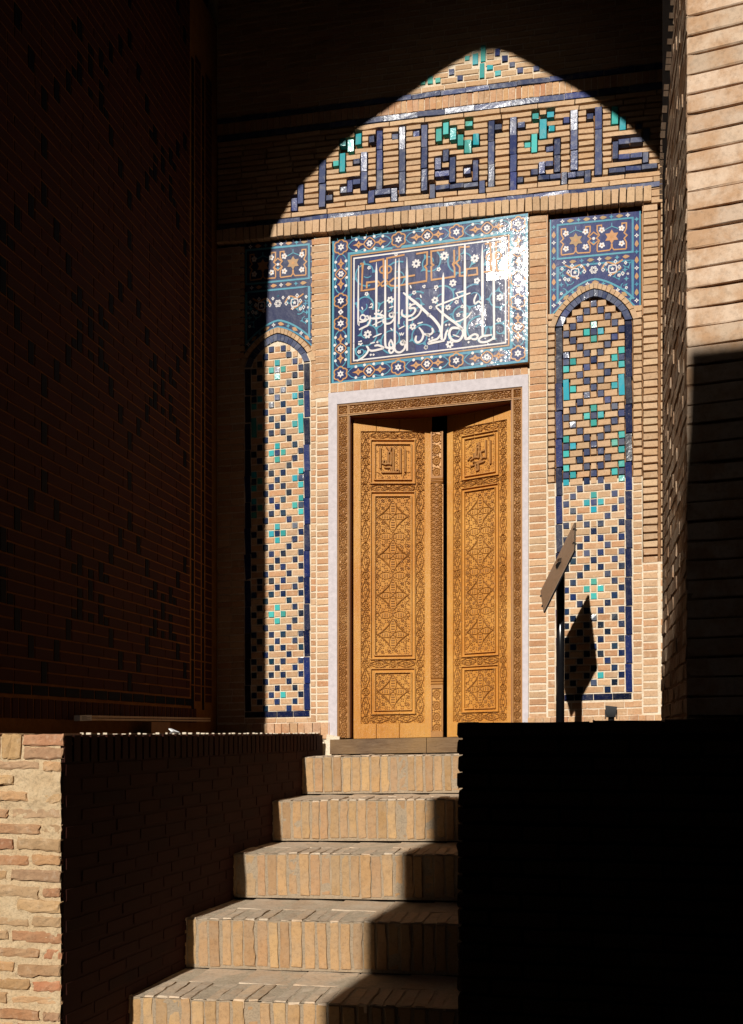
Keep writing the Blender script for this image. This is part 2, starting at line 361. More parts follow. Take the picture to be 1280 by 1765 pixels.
# ------------------------------------------------------------------ side wall of the bay (left), glazed brick pattern in shade
side = empty('side_wall', 'shaded left side wall of the bay with patterned brick and dark glazed bricks', 'wall', (-2.75, 5.5, E))
SX = -2.720; sp = .062
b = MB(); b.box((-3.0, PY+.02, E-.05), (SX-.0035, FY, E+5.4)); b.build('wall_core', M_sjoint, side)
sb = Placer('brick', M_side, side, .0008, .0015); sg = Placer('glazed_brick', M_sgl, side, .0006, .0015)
ya, yb = PY+.03, 6.62
cw = .062; ncol = int((yb-ya)/cw); cells = np.zeros((86, ncol), int)
for r in range(86):
    for c in range(ncol):
        rr = (r+0) % 24; cc = (c+4) % 16
        if abs(abs(rr-12)-abs(cc-8)) < 1 and (rr % 2 == 0): cells[r, c] = 1        # diamonds of upright glazed bricks
        elif (rr-12)**2+(cc-8)**2 in (4, 13) and rr % 2 == 0: cells[r, c] = 2
        elif (rr in (0, 1) and cc in (0,)): cells[r, c] = 1
used = np.zeros_like(cells)
for r in range(4, 84):
    z = r*sp; c = 0
    while c < ncol:
        if used[r, c]: c += 1; continue
        k = cells[r, c]
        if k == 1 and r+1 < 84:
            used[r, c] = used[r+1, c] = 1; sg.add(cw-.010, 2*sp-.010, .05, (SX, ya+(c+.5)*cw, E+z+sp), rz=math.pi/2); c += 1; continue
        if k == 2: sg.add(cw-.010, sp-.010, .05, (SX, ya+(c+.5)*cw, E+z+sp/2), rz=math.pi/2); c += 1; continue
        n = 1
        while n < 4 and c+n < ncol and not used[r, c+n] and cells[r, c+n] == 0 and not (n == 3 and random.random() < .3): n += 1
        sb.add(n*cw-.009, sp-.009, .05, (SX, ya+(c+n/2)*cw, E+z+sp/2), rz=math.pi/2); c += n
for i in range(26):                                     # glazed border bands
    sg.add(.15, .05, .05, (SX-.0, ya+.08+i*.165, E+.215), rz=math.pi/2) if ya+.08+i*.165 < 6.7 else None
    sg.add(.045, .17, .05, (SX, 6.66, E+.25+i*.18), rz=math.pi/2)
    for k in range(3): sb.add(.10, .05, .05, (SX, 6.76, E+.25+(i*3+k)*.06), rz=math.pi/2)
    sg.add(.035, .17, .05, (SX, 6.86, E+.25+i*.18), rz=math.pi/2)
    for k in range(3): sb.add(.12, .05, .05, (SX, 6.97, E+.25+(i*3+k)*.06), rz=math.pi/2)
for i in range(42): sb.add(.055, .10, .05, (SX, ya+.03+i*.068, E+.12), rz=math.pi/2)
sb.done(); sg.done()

# ------------------------------------------------------------------ left plinth
def XW(Y): return -1.872-.078*(7.15-Y)
PT = -.006                                             # its top is a hair below the lens
plL = empty('left_plinth', 'old brick plinth left of the stairs with its sunlit end and shaded flank', 'plinth', (-2.6, 3.8, 0))
FYp = 3.80; xc = XW(FYp)
b = MB(); b.prism([(-7, FYp+.028, 0), (xc-.028, FYp+.028, 0), (XW(7.2)-.028, 7.2, 0), (-7, 7.2, 0)], (0, 0, E+PT-.012)); b.build('plinth_core', M_mlime, plL)
# uneven mud mortar skin on the lit end and the flank
def skin(name, mat, parent, P0, du, dv, W, Hh, res, nrm, amp, seed, kind=None):
    r = np.random.default_rng(seed); nu, nv = int(W/res)+1, int(Hh/res)+1
    A = np.zeros((nv, nu))
    for s, w_ in ((.16, .45), (.07, .4), (.03, .3), (.015, .25)):
        k = r.normal(0, 1, (int(Hh/s)+3, int(W/s)+3)); yy = np.arange(nv)*res/s; xx = np.arange(nu)*res/s
        y0 = yy.astype(int); x0 = xx.astype(int); fy = (yy-y0)[:, None]; fx = (xx-x0)[None]; fy = fy*fy*(3-2*fy); fx = fx*fx*(3-2*fx)
        A += w_*((k[y0][:, x0]*(1-fx)+k[y0][:, x0+1]*fx)*(1-fy)+(k[y0+1][:, x0]*(1-fx)+k[y0+1][:, x0+1]*fx)*fy)
    U, Vv = np.meshgrid(np.arange(nu)*res, np.arange(nv)*res)
    P = np.array(P0)+U[..., None]*np.array(du)+Vv[..., None]*np.array(dv)+(A*amp)[..., None]*np.array(nrm)
    idx = np.arange(nu*nv).reshape(nv, nu); q = np.stack([idx[:-1, :-1], idx[:-1, 1:], idx[1:, 1:], idx[1:, :-1]], -1).reshape(-1, 4)
    return link(name, npmesh(name, P.reshape(-1, 3), q, .5, True), mat, parent, kind=kind)
skin('mortar_bed', M_mold, plL, (xc-1.6, FYp+.010, .02), (1, 0, 0), (0, 0, 1), 1.6-.012, E+PT-.03, .006, (0, -1, 0), .0055, 3)
fl = math.atan(.078); fdir = Vector((math.sin(fl), math.cos(fl), 0)); fn = Vector((math.cos(fl), -math.sin(fl), 0))
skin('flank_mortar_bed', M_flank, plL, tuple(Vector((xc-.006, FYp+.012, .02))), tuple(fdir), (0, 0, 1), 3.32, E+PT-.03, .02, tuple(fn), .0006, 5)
ob = Placer('brick', M_old, plL, .0024, .006, 6, 2); zt = E+PT
ob.add(.088, .105, .16, (xc-.245, FYp, zt-.055)); 
for k, xx in enumerate((-.245-.095, -.245-.185, -.245-.28, -.53, -.62, -.71, -.80, -.89, -.98, -1.07, -1.16)): ob.add(.080, .104, .16, (xc+xx, FYp, zt-.056))
for k in range(2): ob.add(.182, .048, .16, (xc-.094, FYp-.001, zt-.027-.056*k))
z = zt-.115; r = 0
while z > .03:
    hgt = random.choice([.046, .048, .05]); x = xc-.006; off = [.10, .22, .15, .25][r % 4]; first = True
    z -= hgt/2
    while x > xc-1.6:
        L = off if first else random.uniform(.17, .27); first = False
        if random.random() < .96: ob.add(L-.02, hgt*random.uniform(.72, 1.0), .12, (x-L/2, FYp+random.uniform(-.004, .009), z+random.uniform(-.005, .005)), ry=random.uniform(-.04, .04))
        x -= L
    z -= hgt/2+.019; r += 1
ob.done()
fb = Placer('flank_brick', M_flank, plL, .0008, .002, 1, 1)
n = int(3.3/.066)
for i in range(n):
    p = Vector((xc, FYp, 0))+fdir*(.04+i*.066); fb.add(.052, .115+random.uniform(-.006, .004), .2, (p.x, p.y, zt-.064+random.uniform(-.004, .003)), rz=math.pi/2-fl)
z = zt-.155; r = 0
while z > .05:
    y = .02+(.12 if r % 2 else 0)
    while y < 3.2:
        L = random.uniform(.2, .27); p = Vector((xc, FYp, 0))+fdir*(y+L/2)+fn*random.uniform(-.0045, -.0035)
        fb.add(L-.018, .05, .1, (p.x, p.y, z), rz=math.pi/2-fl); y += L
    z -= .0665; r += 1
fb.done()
# top layer: brick edges and crumbs catching the sun
tb = Placer('coping_brick', M_low, plL, .003, .006, 1, 1)
for i in range(n):
    p = Vector((xc-.17, FYp+.0, 0))+fdir*(.04+i*.066)
    b2 = p; tb.add(.052, .27, .05, (p.x, p.y, zt-.004+random.uniform(-.004, .003)), rz=math.pi/2-fl+math.pi/2*0, rx=-math.pi/2) if False else None
b = MB(); b.prism([(-7, FYp+.02, zt-.012), (xc-.03, FYp+.02, zt-.012), (XW(7.14)-.03, 7.14, zt-.012), (-7, 7.14, zt-.012)], (0, 0, .010)); b.build('plinth_top', M_dimmed, plL)
b = MB()
for i in range(46):
    p = Vector((xc-.02, FYp, 0))+fdir*(.1+i*.07+random.uniform(-.02, .02)); s = random.uniform(.004, .011); hh = random.uniform(.003, .010)
    b.prism([(p.x-s, p.y-s, zt-.004), (p.x+s, p.y-s*.6, zt-.004), (p.x+s*.7, p.y+s, zt-.004), (p.x-s*.8, p.y+s*.8, zt-.004)], (0, 0, hh))
b.build('crumbled_edge', M_mlime, plL, kind='stuff')

# ------------------------------------------------------------------ right plinth (in shade)
plR = empty('right_plinth', 'brick plinth right of the stairs standing in deep shade', 'plinth', (1, 3.8, 0))
RX = onY(787, 1245, FYp)[0]; RT = E+.040
b = MB(); b.prism([(RX+.02, FYp+.02, 0), (6, FYp+.02, 0), (6, 7.12, 0), (RX+.05, 7.12, 0)], (0, 0, RT-.02)); b.build('plinth_core', M_core, plR)
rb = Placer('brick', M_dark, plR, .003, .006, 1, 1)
z = RT-.03; r = 0
while z > .05:
    x = RX+random.uniform(-.004, .002); first = True
    while x < 2.0:
        L = (.13 if r % 2 else .25) if first else .26; first = False
        tz = z+settle(0)*(x+.4) if r < 1 else z
        rb.add(L-.014, .052, .12, (x+L/2, FYp, tz)); x += L
    z -= .066; r += 1
rb.done()
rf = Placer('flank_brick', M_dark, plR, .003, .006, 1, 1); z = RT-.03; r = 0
while z > .05:
    y = FYp+.02
    while y < 7.0: rf.add(.246, .052, .06, (RX+random.uniform(-.004, .003), y+.13, z), rz=-math.pi/2); y += .26
    z -= .066; r += 1
rf.done()
ft = MB(); ft.box((RX+.04, FYp+.02, RT-.02), (6, 7.14, RT-.002)); ft.build('plinth_top', M_core, plR)

# ------------------------------------------------------------------ staircase
stairs = empty('staircase', 'worn flight of brick-on-edge steps climbing to the carved door', 'stairs', (-1.15, 4, 0))
FR = [6.68, 6.13, 5.53, 4.92, 4.34, 3.76, 3.18]; ZT = [-.155, -.424, -.695, -.967, -1.232, -1.494, -1.75]
tilt = .02
def tz(x): return tilt*(x+1.1)
stb = Placer('step_brick', M_step, stairs, .0022, .0035, 2, 5); slab = Placer('tread_slab', M_tread, stairs, .002, .004, 4, 3); ttop = Placer('tread_brick', M_tread, stairs, .0022, .004, 1, 5)
for i, (fy, z) in enumerate(zip(FR, ZT)):
    if z < -1.68: break
    zb = FR[i-1] if i else FY+.05
    x0, x1 = XW(fy)-.12, -.40; p = x0
    sx = []; 
    while p < x1:
        w = random.uniform(.044, .056); gp = random.choice([.010, .012, .014, .018]); c = p+w/2
        dz = random.uniform(-.005, .004); dy = random.uniform(-.005, .006); hh = .262-random.uniform(.010, .018)
        stb.add(w, hh-.012, .30, (c, fy+dy, E+z+dz+tz(c)-hh/2-.003), ry=-tilt+random.uniform(-.012, .012), rx=random.uniform(-.006, .006))
        # top face of the same course
        ttop.add(w, .285+random.uniform(-.012, .006), .04, (c+random.uniform(-.002, .002), fy+dy+.150, E+z+dz+tz(c)+random.uniform(-.001, .002)), rx=-math.pi/2, ry=0, rz=random.uniform(-.015, .015))
        p += w+gp
    if i > 0:
        p = x0; yb0 = fy+.312
        while p < x1:
            w = random.uniform(.22, .30); c = p+w/2
            slab.add(w-.008, zb-yb0+.02, .04, (c, (yb0+zb+.02)/2, E+z+tz(c)-.002+random.uniform(-.002, .002)), rx=-math.pi/2)
            p += w
    # mortar body, slightly recessed and rough
    skin('step_mortar_face', M_mstep, stairs, (x0, fy+.0055, E+z-.262+tz(x0)), (1, 0, tilt), (0, 0, 1), x1-x0, .258, .008, (0, -1, 0), .0016, 20+i)
    skin('step_mortar_tread', M_mtread, stairs, (x0, fy+.006, E+z-.0035+tz(x0)), (1, 0, tilt), (0, 1, 0), x1-x0, zb-fy, .010, (0, 0, 1), .0014, 40+i)
    b = MB(); b.box((x0-.1, fy+.03, 0), (x1+.05, zb+.02, E+z-.03)); b.build('step_core', M_core, stairs)
stb.done(); ttop.done(); slab.done()

# ------------------------------------------------------------------ mausoleum front
fac = empty('mausoleum_facade', 'sunlit brick and glazed tile front of the mausoleum around the carved door', 'building', (-1.1, FY, E))
F0 = FY+.052                                            # deep back of the joints
def W(u, v, y): return (u, y, E+v+settle(v)*(u+1.1))
DL, DR, DT, DB = -1.800, -.400, 2.47, -.15              # rough opening behind the plaster surround
def sheet(mb, u0, u1, v0, v1, y, n=6):
    vs = np.linspace(v0, v1, max(2, int(abs(v1-v0)/.25)+2))
    for p, q in zip(vs, vs[1:]): mb.poly([W(u0, p, y), W(u1, p, y), W(u1, q, y), W(u0, q, y)], .5)
b = MB()
for (u0, u1, v0, v1) in ((-3.0, DL, -.4, 7), (DR, 1.15, -.4, 7), (DL, DR, DT, 7), (DL, DR, -.6, DB)):
    vs = np.linspace(v0, v1, max(2, int((v1-v0)/.3)+2))
    for p, q in zip(vs, vs[1:]):
        c = [W(u0, p, F0), W(u1, p, F0), W(u1, q, F0), W(u0, q, F0)]; b.prism(c, (0, .30, 0))
b.build('wall_core', M_mdark, fac)
# flush lime pointing where the joints are full
mf = MB(); MJ = FY+.0045
LN = (-2.50, -1.985)                                     # left niche, border outer edges
for u0, u1, v0, v1 in ((-3.0, -1.83, -.3, 2.86), (-3.0, -2.54, 2.86, 3.70), (-1.955, -1.83, 2.86, 3.70), (DR+.03, -.232, -.3, 2.60), (-.232, .12, -.3, 1.75), (.12, .425, -.3, 1.75), (.425, 1.1, -.3, 1.15),
                       (-1.83, -.362, 2.545, 2.622), (-3.0, 1.1, 4.505, 5.65), (-.36, -.232, 2.60, 3.70), (-1.80, DR+.03, 2.47, 2.545)):
    sheet(mf, u0, u1, v0, v1, MJ+(.0006*random.random()))
mf.build('lime_pointing', M_mlime, fac)

bk = Placer('brick', M_face, fac, .0014, .0022, 3, 1); bw = Placer('pointed_brick', M_low, fac, .0012, .002, 2, 1); bs = Placer('upright_brick', M_warm, fac, .0014, .002, 1, 1)
gb = Placer('blue_glazed_brick', M_blue, fac, .0006, .0014, 2, 1); gt = Placer('turquoise_glazed_brick', M_turq, fac, .0006, .0014, 1, 1)
def put(pl, u0, u1, v0, v1, proud=0., d=.058, tiltr=.0):
    u = (u0+u1)/2; v = (v0+v1)/2; x, y, z = W(u, v, FY-proud)
    pl.add(u1-u0, v1-v0, d, (x, y, z), ry=-settle(v)+random.uniform(-1, 1)*.006, rz=random.gauss(0, tiltr), rx=random.gauss(0, tiltr))
def rows(pl, u0, u1, v0, v1, pitch, L, joint=.008, obs=(), proud=0., jit=.004, off=None, edge=None):
    n = max(1, round((v1-v0)/pitch)); pt = (v1-v0)/n
    for i in range(n):
        a, bb = v0+i*pt, v0+(i+1)*pt; blk = sorted([(o[0]-.004, o[1]+.004) for o in obs if min(bb, o[3])-max(a, o[2]) > .3*pt])
        l0, r0 = edge(a+pt/2) if edge else (u0, u1); iv = []; cur = l0
        for p, q in blk:
            if p > cur: iv.append((cur, min(p, r0)))
            cur = max(cur, q)
        if cur < r0: iv.append((cur, r0))
        for p, q in iv:
            w = q-p
            if w < .016: continue
            k = max(1, round(w/(L*random.uniform(.85, 1.15)))); cuts = [p+w*j/k+(random.uniform(-.012, .012) if 0 < j < k else 0) for j in range(k+1)]
            for c0, c1 in zip(cuts, cuts[1:]):
                put(pl, c0+joint/3, c1-joint/3, a+joint/2+random.uniform(0, .002), bb-joint/2-random.uniform(0, .002), proud+random.uniform(-jit, jit))

# --- frieze of square kufic in blue glazed brick
def Z1(x0, x1, y0, y1): return 440+x0/3.048, 440+x1/3.048, 60+y0/3.048, 60+y1/3.048
def Z2(x0, x1, y0, y1): return 800+x0/2.667, 800+x1/2.667, 60+y0/2.667, 60+y1/2.667
blue = [Z1(*t) for t in [(190,220,860,925),(222,253,790,888),(335,368,655,910),(372,405,842,872),(447,480,800,832),(483,510,765,830),(512,552,760,788),(555,587,618,822),(515,548,652,680),(597,625,535,568),(593,625,818,888),(637,667,503,815),(627,710,812,842),(713,745,808,875),(755,787,487,837),(718,750,523,552),(830,862,508,538),(872,903,475,822),(915,943,788,858),(943,975,648,712),(943,1018,715,745),(985,1015,605,668),(1020,1050,640,778),(1095,1130,702,733),(1142,1170,663,768),(1175,1205,768,832),(1015,1045,183,213),(1060,1090,215,242)]]
blue += [Z1(945, 1020, 790, 815), Z1(1020, 1095, 784, 808), Z1(1095, 1170, 778, 802)]
blue += [Z2(*t) for t in [(110,138,390,700),(140,172,412,438),(210,240,380,718),(245,278,402,430),(243,270,655,682),(307,338,618,645),(342,370,585,640),(375,410,515,540),(372,408,580,605),(412,440,478,632),(340,392,645,668),(394,443,640,663),(445,472,632,690),(475,512,632,658),(514,550,628,653),(552,580,622,682),(488,520,348,625),(455,483,378,407),(563,593,362,390),(600,632,332,645),(680,706,490,575),(708,760,480,505),(762,818,473,498),(820,850,430,490),(708,760,548,572),(762,818,543,567),(820,845,540,590),(665,738,612,635),(740,812,604,627),(814,886,595,618),(790,815,410,435),(140,163,65,98),(173,200,97,125),(207,233,127,150),(243,270,152,178),(317,345,145,168)]]
turq = [Z1(*t) for t in [(445,475,545,585),(485,517,552,615),(525,557,518,580),(442,472,622,722),(408,438,663,692),(948,978,497,560),(985,1015,463,527),(1022,1055,492,555),(1062,1093,525,585),(1098,1132,553,622),(1143,1173,520,583),(1105,1140,456,482),(1142,1170,103,160),(1100,1125,112,136),(905,932,215,260),(945,972,228,255),(868,892,243,264)]]
turq += [Z2(*t) for t in [(5,37,398,422),(40,68,457,510),(5,32,485,545),(312,342,362,390),(345,378,388,480),(308,335,455,545),(277,305,497,522),(380,412,355,382),(388,415,418,445),(677,707,330,415),(713,742,377,440),(75,98,50,125),(70,93,130,202),(37,63,90,140),(103,132,138,163),(140,168,165,190)]]
def torect(p):
    x0, x1, y0, y1 = p; xm = (x0+x1)/2; ym = (y0+y1)/2; ul = uv(x0, ym)[0]; ur = uv(x1, ym)[0]; vt = uv(xm, y0)[1]; vb = uv(xm, y1)[1]; return (ul, ur, vb, vt)
obs = []
for lst, pl in ((blue, gb), (turq, gt)):
    for p in lst:
        u0, u1, v0, v1 = torect(p); obs.append((u0, u1, v0, v1)); hgt = v1-v0; k = max(1, round(hgt/.15))
        for j in range(k): put(pl, u0+.001, u1-.001, v0+hgt*j/k+.0015, v0+hgt*(j+1)/k-.0015, .004+random.uniform(-.002, .003), .050, .06)
UL, UR = -2.72, .78
rows(bk, UL, UR, 3.905, 4.462, .0425, .20, .011, obs, 0, .005)
rows(bk, UL, UR, 3.862, 3.905, .043, .30, .009, [], .006, .002); rows(bk, UL, UR, 4.462, 4.502, .04, .26, .009, [], .006, .002)
def strip(pl, u0, u1, v0, v1, L, proud=.008, tr=.035):
    u = u0
    while u < u1-.02:
        w = min(L*random.uniform(.8, 1.2), u1-u); put(pl, u+.0012, u+w-.0012, v0, v1, proud+random.uniform(-.002, .002), .04, tr); u += w
strip(gb, UL, UR, 3.823, 3.858, .22); strip(gb, UL, UR, 4.506, 4.545, .22); strip(gb, UL, UR, 4.644, 4.678, .19)
rows(bk, UL, UR, 4.682, 5.65, .044, .17, .010, obs, .001, .002)
u = UL
while u < UR: w = random.uniform(.040, .050); put(bs, u+.003, u+w-.003, 4.552, 4.638, .003+random.uniform(-.001, .002)); u += w
# soldier course overhanging the tile panels
u = -2.72
while u < .46:
    w = random.uniform(.050, .060); lo = 3.722 if u < -.33 else 3.715; put(bk, u+.004, u+w-.003, lo+random.uniform(-.003, .003), 3.818, .034+random.uniform(-.003, .004), .07); u += w
rows(bk, .46, .80, 3.70, 3.86, .053, .15, .011, [], .0, .004)

# --- piers
rows(bw, -1.975, -1.838, 3.02-.5, 3.70, .0515, .2, .006, [], .0, .0012)      # between left niche and the tile panel
rows(bw, -1.935, -1.838, .10, 2.50, .0515, .2, .012, [], .0005, .0015)
rows(bw, -1.983, -1.940, .10, 2.92, .0515, .06, .011, [], .0, .0015)
rows(bw, -.357, -.237, 2.47, 3.70, .0525, .2, .006, [], .002, .0012)
rows(bw, -.362, -.237, .07, 2.47, .0525, .2, .011, [], .0, .0015)
rows(bw, -2.72, -2.505, .10, 3.70, .052, .11, .008, [], .0, .0015)
rows(bk, .427, .530, 1.25, 3.70, .0535, .2, .012, [], .0, .004); rows(bw, .427, .530, .10, 1.25, .0535, .2, .011, [], .0, .002)
rows(bk, .545, .625, 1.25, 3.72, .056, .09, .012, [], -.006, .004); rows(bw, .545, .625, .10, 1.25, .056, .09, .010, [], -.004, .002)
rows(bk, .64, .80, .1, 3.7, .056, .15, .012, [], -.01, .004)
# upright courses: below the big panel, and at the foot of the wall
u = -1.83
while u < -.37: w = random.uniform(.050, .062); put(bs, u+.003, u+w-.003, 2.552, 2.616, .002); u += w
for (ua, ub) in ((-2.72, -1.83), (-.37, .62)):
    u = ua
    while u < ub: w = random.uniform(.050, .068); put(bs, u+.002, min(u+w, ub)-.002, -.03, .088, .012); u += w
rows(bw, -2.50, -1.94, .092, .132, .04, .09, .006, [], .0, .001); rows(bw, -.19, .42, .092, .190, .05, .10, .007, [], .0, .001)

# --- niches: pointed blue frame, chequered field of small glazed squares
MOT = """....B....|...B.B...|..B...B..|.B..T..B.|B..TBT..B|.B..T..B.|..B...B..|B..B.B..T|BT..B..TB|T..B.B..T|..B...B..|L..B.B..L|lT..B..Tl|l..B.B..l|..B...B..|.B..T..B.|B..TBT..B|.B..T..B.|..B...B..|T..B.B..T|BT..B..TB|T..B.B..T|..B...B..|T..B.B..T|BT..B..TB|T..B.B..T|..B...B..|.B..T..B.|B..TBT..B|.B..T..B.|..B...B..|B..B.B..B|....B..B.|B..B.B..B|..B...B..|.B.B.B..B|.B..B..B.|B..B.B..B|..B...B..|.B..T..B.|B..T.T..B|.B..T..B.|..B...B..|B..B.B..B|.B..B..B.|B..B.B..B|..B...B..|B..B.B..B|.B..B..B.|B..B.B..B|..B...B..|.B..B..B.|B..B.T..B|.B..B..B.|..B...B..""".split('|')
def arch_y(t, spring, rise, p=.62):    # height of a pointed arch at |t|<=1 (t=0 apex)
    t = abs(t); return spring+rise*((1-t**1.75)**.62*(.86)+.14*(1-t))
def niche(uc, hw, vb, vs, rise, vtop, vlast, dark_above, ring_mat):
    part = MB(); sheet(part, uc-hw-.02, uc+hw+.02, vb-.03, vs+rise+.05, FY+.034); npn = part.build('niche_panel', M_mdark, fac)
    nb = Placer('brick', M_face, npn, .0013, .002, 2, 1); nl = Placer('pointed_brick', M_low, npn, .0011, .0018, 2, 1); nn = Placer('navy_square', M_navy, npn, .0006, .0012, 1, 1); ns_ = Placer('slate_blue_square', M_slate, npn, .0006, .0012, 1, 1); nt = Placer('turquoise_square', M_turq, npn, .0006, .0012, 1, 1); bt = Placer('blue_border_tile', M_cob, npn, .0006, .0012, 1, 1)
    bwid = .050; ih = hw-bwid
    # border
    for sgn in (-1, 1):
        v = vb+bwid+.002; n = 13; vh = (vs-v)/n
        for i in range(n):
            a0 = v+i*vh; u0 = uc+sgn*(hw-bwid/2); put(bt, u0-bwid/2+.003, u0+bwid/2-.003, a0+.002, a0+vh-.003, .003+random.uniform(-.001, .002), .05, .03)
    u = uc-hw+.03; k = 4
    for i in range(k): put(bt, uc-hw+.002+i*(2*hw-.004)/k, uc-hw+.002+(i+1)*(2*hw-.004)/k-.004, vb+.004, vb+bwid-.004, .003, .03, .01)
    # ring voussoirs: outer buff ring and inner blue ring
    for mat_pl, o0, o1, cnt in ((bt, -bwid, 0, 16), (None, .004, .046, 20)):
        ts = np.linspace(-1, 1, cnt+1); mbv = []
        for t0, t1 in zip(ts, ts[1:]):
            quad = []
            for t, o in ((t0+.005, o0+.002), (t1-.005, o0+.002), (t1-.005, o1-.002), (t0+.005, o1-.002)):
                w = hw+o; hh = rise+o*1.05
                quad.append((uc+t*w, arch_y(t, vs, hh)))
            m = MB(); pts = [W(uu, vv, FY-.004-random.uniform(0, .003)) for uu, vv in quad]; m.prism(pts, (0, .03, 0))
            m.build('blue_arch_tile' if o1 == 0 else 'arch_brick', M_slate if o1 == 0 else M_face, npn)
    if not dark_above:
        m = MB(); tt = np.linspace(-1, 1, 25); m.poly([W(uc+t*(hw-.01), arch_y(t, vs, rise-.01), FY+.0052) for t in tt]+[W(uc+hw-.01, vs-.02, FY+.0052), W(uc-hw+.01, vs-.02, FY+.0052)][::1], .5); m.build('arch_mortar', M_mlime, npn)
    # chequered field
    nr = len(MOT); pt = (vtop-vlast)/(nr-1); cwid = 2*ih/9
    for r_, row in enumerate(MOT):
        vc = vtop-r_*pt; j = 0
        lim = ih
        if vc > vs-.01:
            tt = np.linspace(0, 1, 40); hh = [arch_y(x, vs, rise-bwid*1.1) for x in tt]; lim = ih*float(np.interp(-vc-.012, [-h for h in hh], tt))
        pl_b = nb if (dark_above and random.random() < (vc-1.25)/.7) else nl; jt = .010 if pl_b is nb else .012; prd = 0.
        row = row.replace('l', 'l')
        while j < 9:
            ch_ = row[j]; x0 = uc-ih+j*cwid; x1 = x0+cwid
            if ch_ in 'BT':
                if max(abs(x0-uc), abs(x1-uc)) < lim+.02:
                    put((ns_ if (dark_above and random.random() < (vc-1.1)/.9) or vc > 2.9 else nn) if ch_ == 'B' else nt, x0+.004+random.uniform(-.001, .001), x1-.004, vc-pt/2+.0045, vc+pt/2-.0045, .003+random.uniform(-.0015, .0025), .05, .045)
                j += 1; continue
            if ch_ == 'L': put(nt, x0+.004, x1-.004, vc-2.5*pt+.004, vc+pt/2-.004, .004, .03, .012); j += 1; continue
            if ch_ == 'l': j += 1; continue
            m_ = j
            while m_ < 9 and row[m_] == '.': m_ += 1
            a0, a1 = max(uc-lim, x0), min(uc+lim, uc-ih+m_*cwid)
            if a1-a0 > .015: put(pl_b, a0+.005, a1-.005, vc-pt/2+jt/2, vc+pt/2-jt/2, prd+random.uniform(-.002, .003)*(2 if pl_b is nb else .7), .03)
            j = m_
    for q in (nb, nl, nn, ns_, nt, bt): q.done()
    return npn
niche(.091, .265, .200, 2.865, .255, 3.016, .275, True, M_blue)
niche(-2.243, .258, .135, 2.79, .235, 2.965, .205, False, M_blue)
# narrow columns of headers beside the right niche
for (u0, u1) in ((-.229, -.178), (.360, .422)):
    rows(bk, u0, u1, 1.6, 2.98, .0512, .08, .010, [], .0, .003); rows(bw, u0, u1, .09, 1.6, .0512, .08, .009, [], .0, .0015)

# ------------------------------------------------------------------ glazed mosaic panels (cut pieces of tile, each with its thickness)
def cat(pts, sub=5, closed=False):
    P = [Vector((p[0], p[1], 0)) for p in pts]; n = len(P); out = []
    if n < 3: return [tuple(p[:2]) for p in P]
    rngi = range(n if closed else n-1)
    for i in rngi:
        g = lambda k: P[k % n] if closed else P[min(max(k, 0), n-1)]
        p0, p1, p2, p3 = g(i-1), g(i), g(i+1), g(i+2)
        for s in range(sub):
            t = s/sub; q = .5*((2*p1)+(-p0+p2)*t+(2*p0-5*p1+4*p2-p3)*t*t+(-p0+3*p1-3*p2+p3)*t**3); out.append((q.x, q.y))
    if not closed: out.append((P[-1].x, P[-1].y))
    return out
class Mosaic:
    def __init__(s, y, uc, vc, tu=0., tv=0.): s.y, s.uc, s.vc, s.tu, s.tv = y, uc, vc, tu, tv
    def P(s, u, v, lift): x, y, z = W(u, v, s.y-lift+s.tu*(u-s.uc)+s.tv*(v-s.vc)); return (x, y, z)
    def poly(s, mb, pts, lift=.0012, th=.0012):
        B = len(mb.v); n = len(pts); r = random.random()
        mb.v += [s.P(u, v, lift) for u, v in pts]+[s.P(u, v, lift-th) for u, v in pts]
        mb.f.append(tuple(range(B, B+n))); mb.r.append(r)
        for i in range(n): j = (i+1) % n; mb.f.append((B+i, B+n+i, B+n+j, B+j)); mb.r.append(r)
    def ribbon(s, mb, pts, w, lift=.0012, closed=False, th=.0012):
        n = len(pts)
        if n < 2: return
        L = []; R = []
        for i in range(n):
            a = pts[(i-1) % n] if closed or i else pts[0]; c = pts[(i+1) % n] if closed or i < n-1 else pts[-1]
            dx, dy = c[0]-a[0], c[1]-a[1]; m = math.hypot(dx, dy) or 1; nx, ny = -dy/m, dx/m
            ww = (w(i/(n-1)) if callable(w) else w)/2*1.12
            if 0 < i < n-1 or closed:
                e1 = Vector((pts[i][0]-a[0], pts[i][1]-a[1])); e2 = Vector((c[0]-pts[i][0], c[1]-pts[i][1]))
                if e1.length and e2.length: ww = ww/max(.55, math.cos(e1.angle(e2, 0)/2))
            L.append((pts[i][0]+nx*ww, pts[i][1]+ny*ww)); R.append((pts[i][0]-nx*ww, pts[i][1]-ny*ww))
        B = len(mb.v); r = random.random()
        for q in L: mb.v.append(s.P(*q, lift))
        for q in R: mb.v.append(s.P(*q, lift))
        for q in L: mb.v.append(s.P(*q, lift-th))
        for q in R: mb.v.append(s.P(*q, lift-th))
        for i in range(n if closed else n-1):
            j = (i+1) % n
            for f in ((B+i, B+j, B+n+j, B+n+i), (B+i, B+2*n+i, B+2*n+j, B+j), (B+n+i, B+n+j, B+3*n+j, B+3*n+i)): mb.f.append(f); mb.r.append(r)
    def star(s, mb, u, v, ro, ri, k=6, rot=0., lift=.0018): s.poly(mb, [(u+(ro if i % 2 == 0 else ri)*math.sin(rot+i*math.pi/k), v+(ro if i % 2 == 0 else ri)*math.cos(rot+i*math.pi/k)) for i in range(2*k)], lift, .0008)
    def disc(s, mb, u, v, r, k=8, lift=.0022): s.poly(mb, [(u+r*math.sin(i*2*math.pi/k), v+r*math.cos(i*2*math.pi/k)) for i in range(k)], lift, .0008)
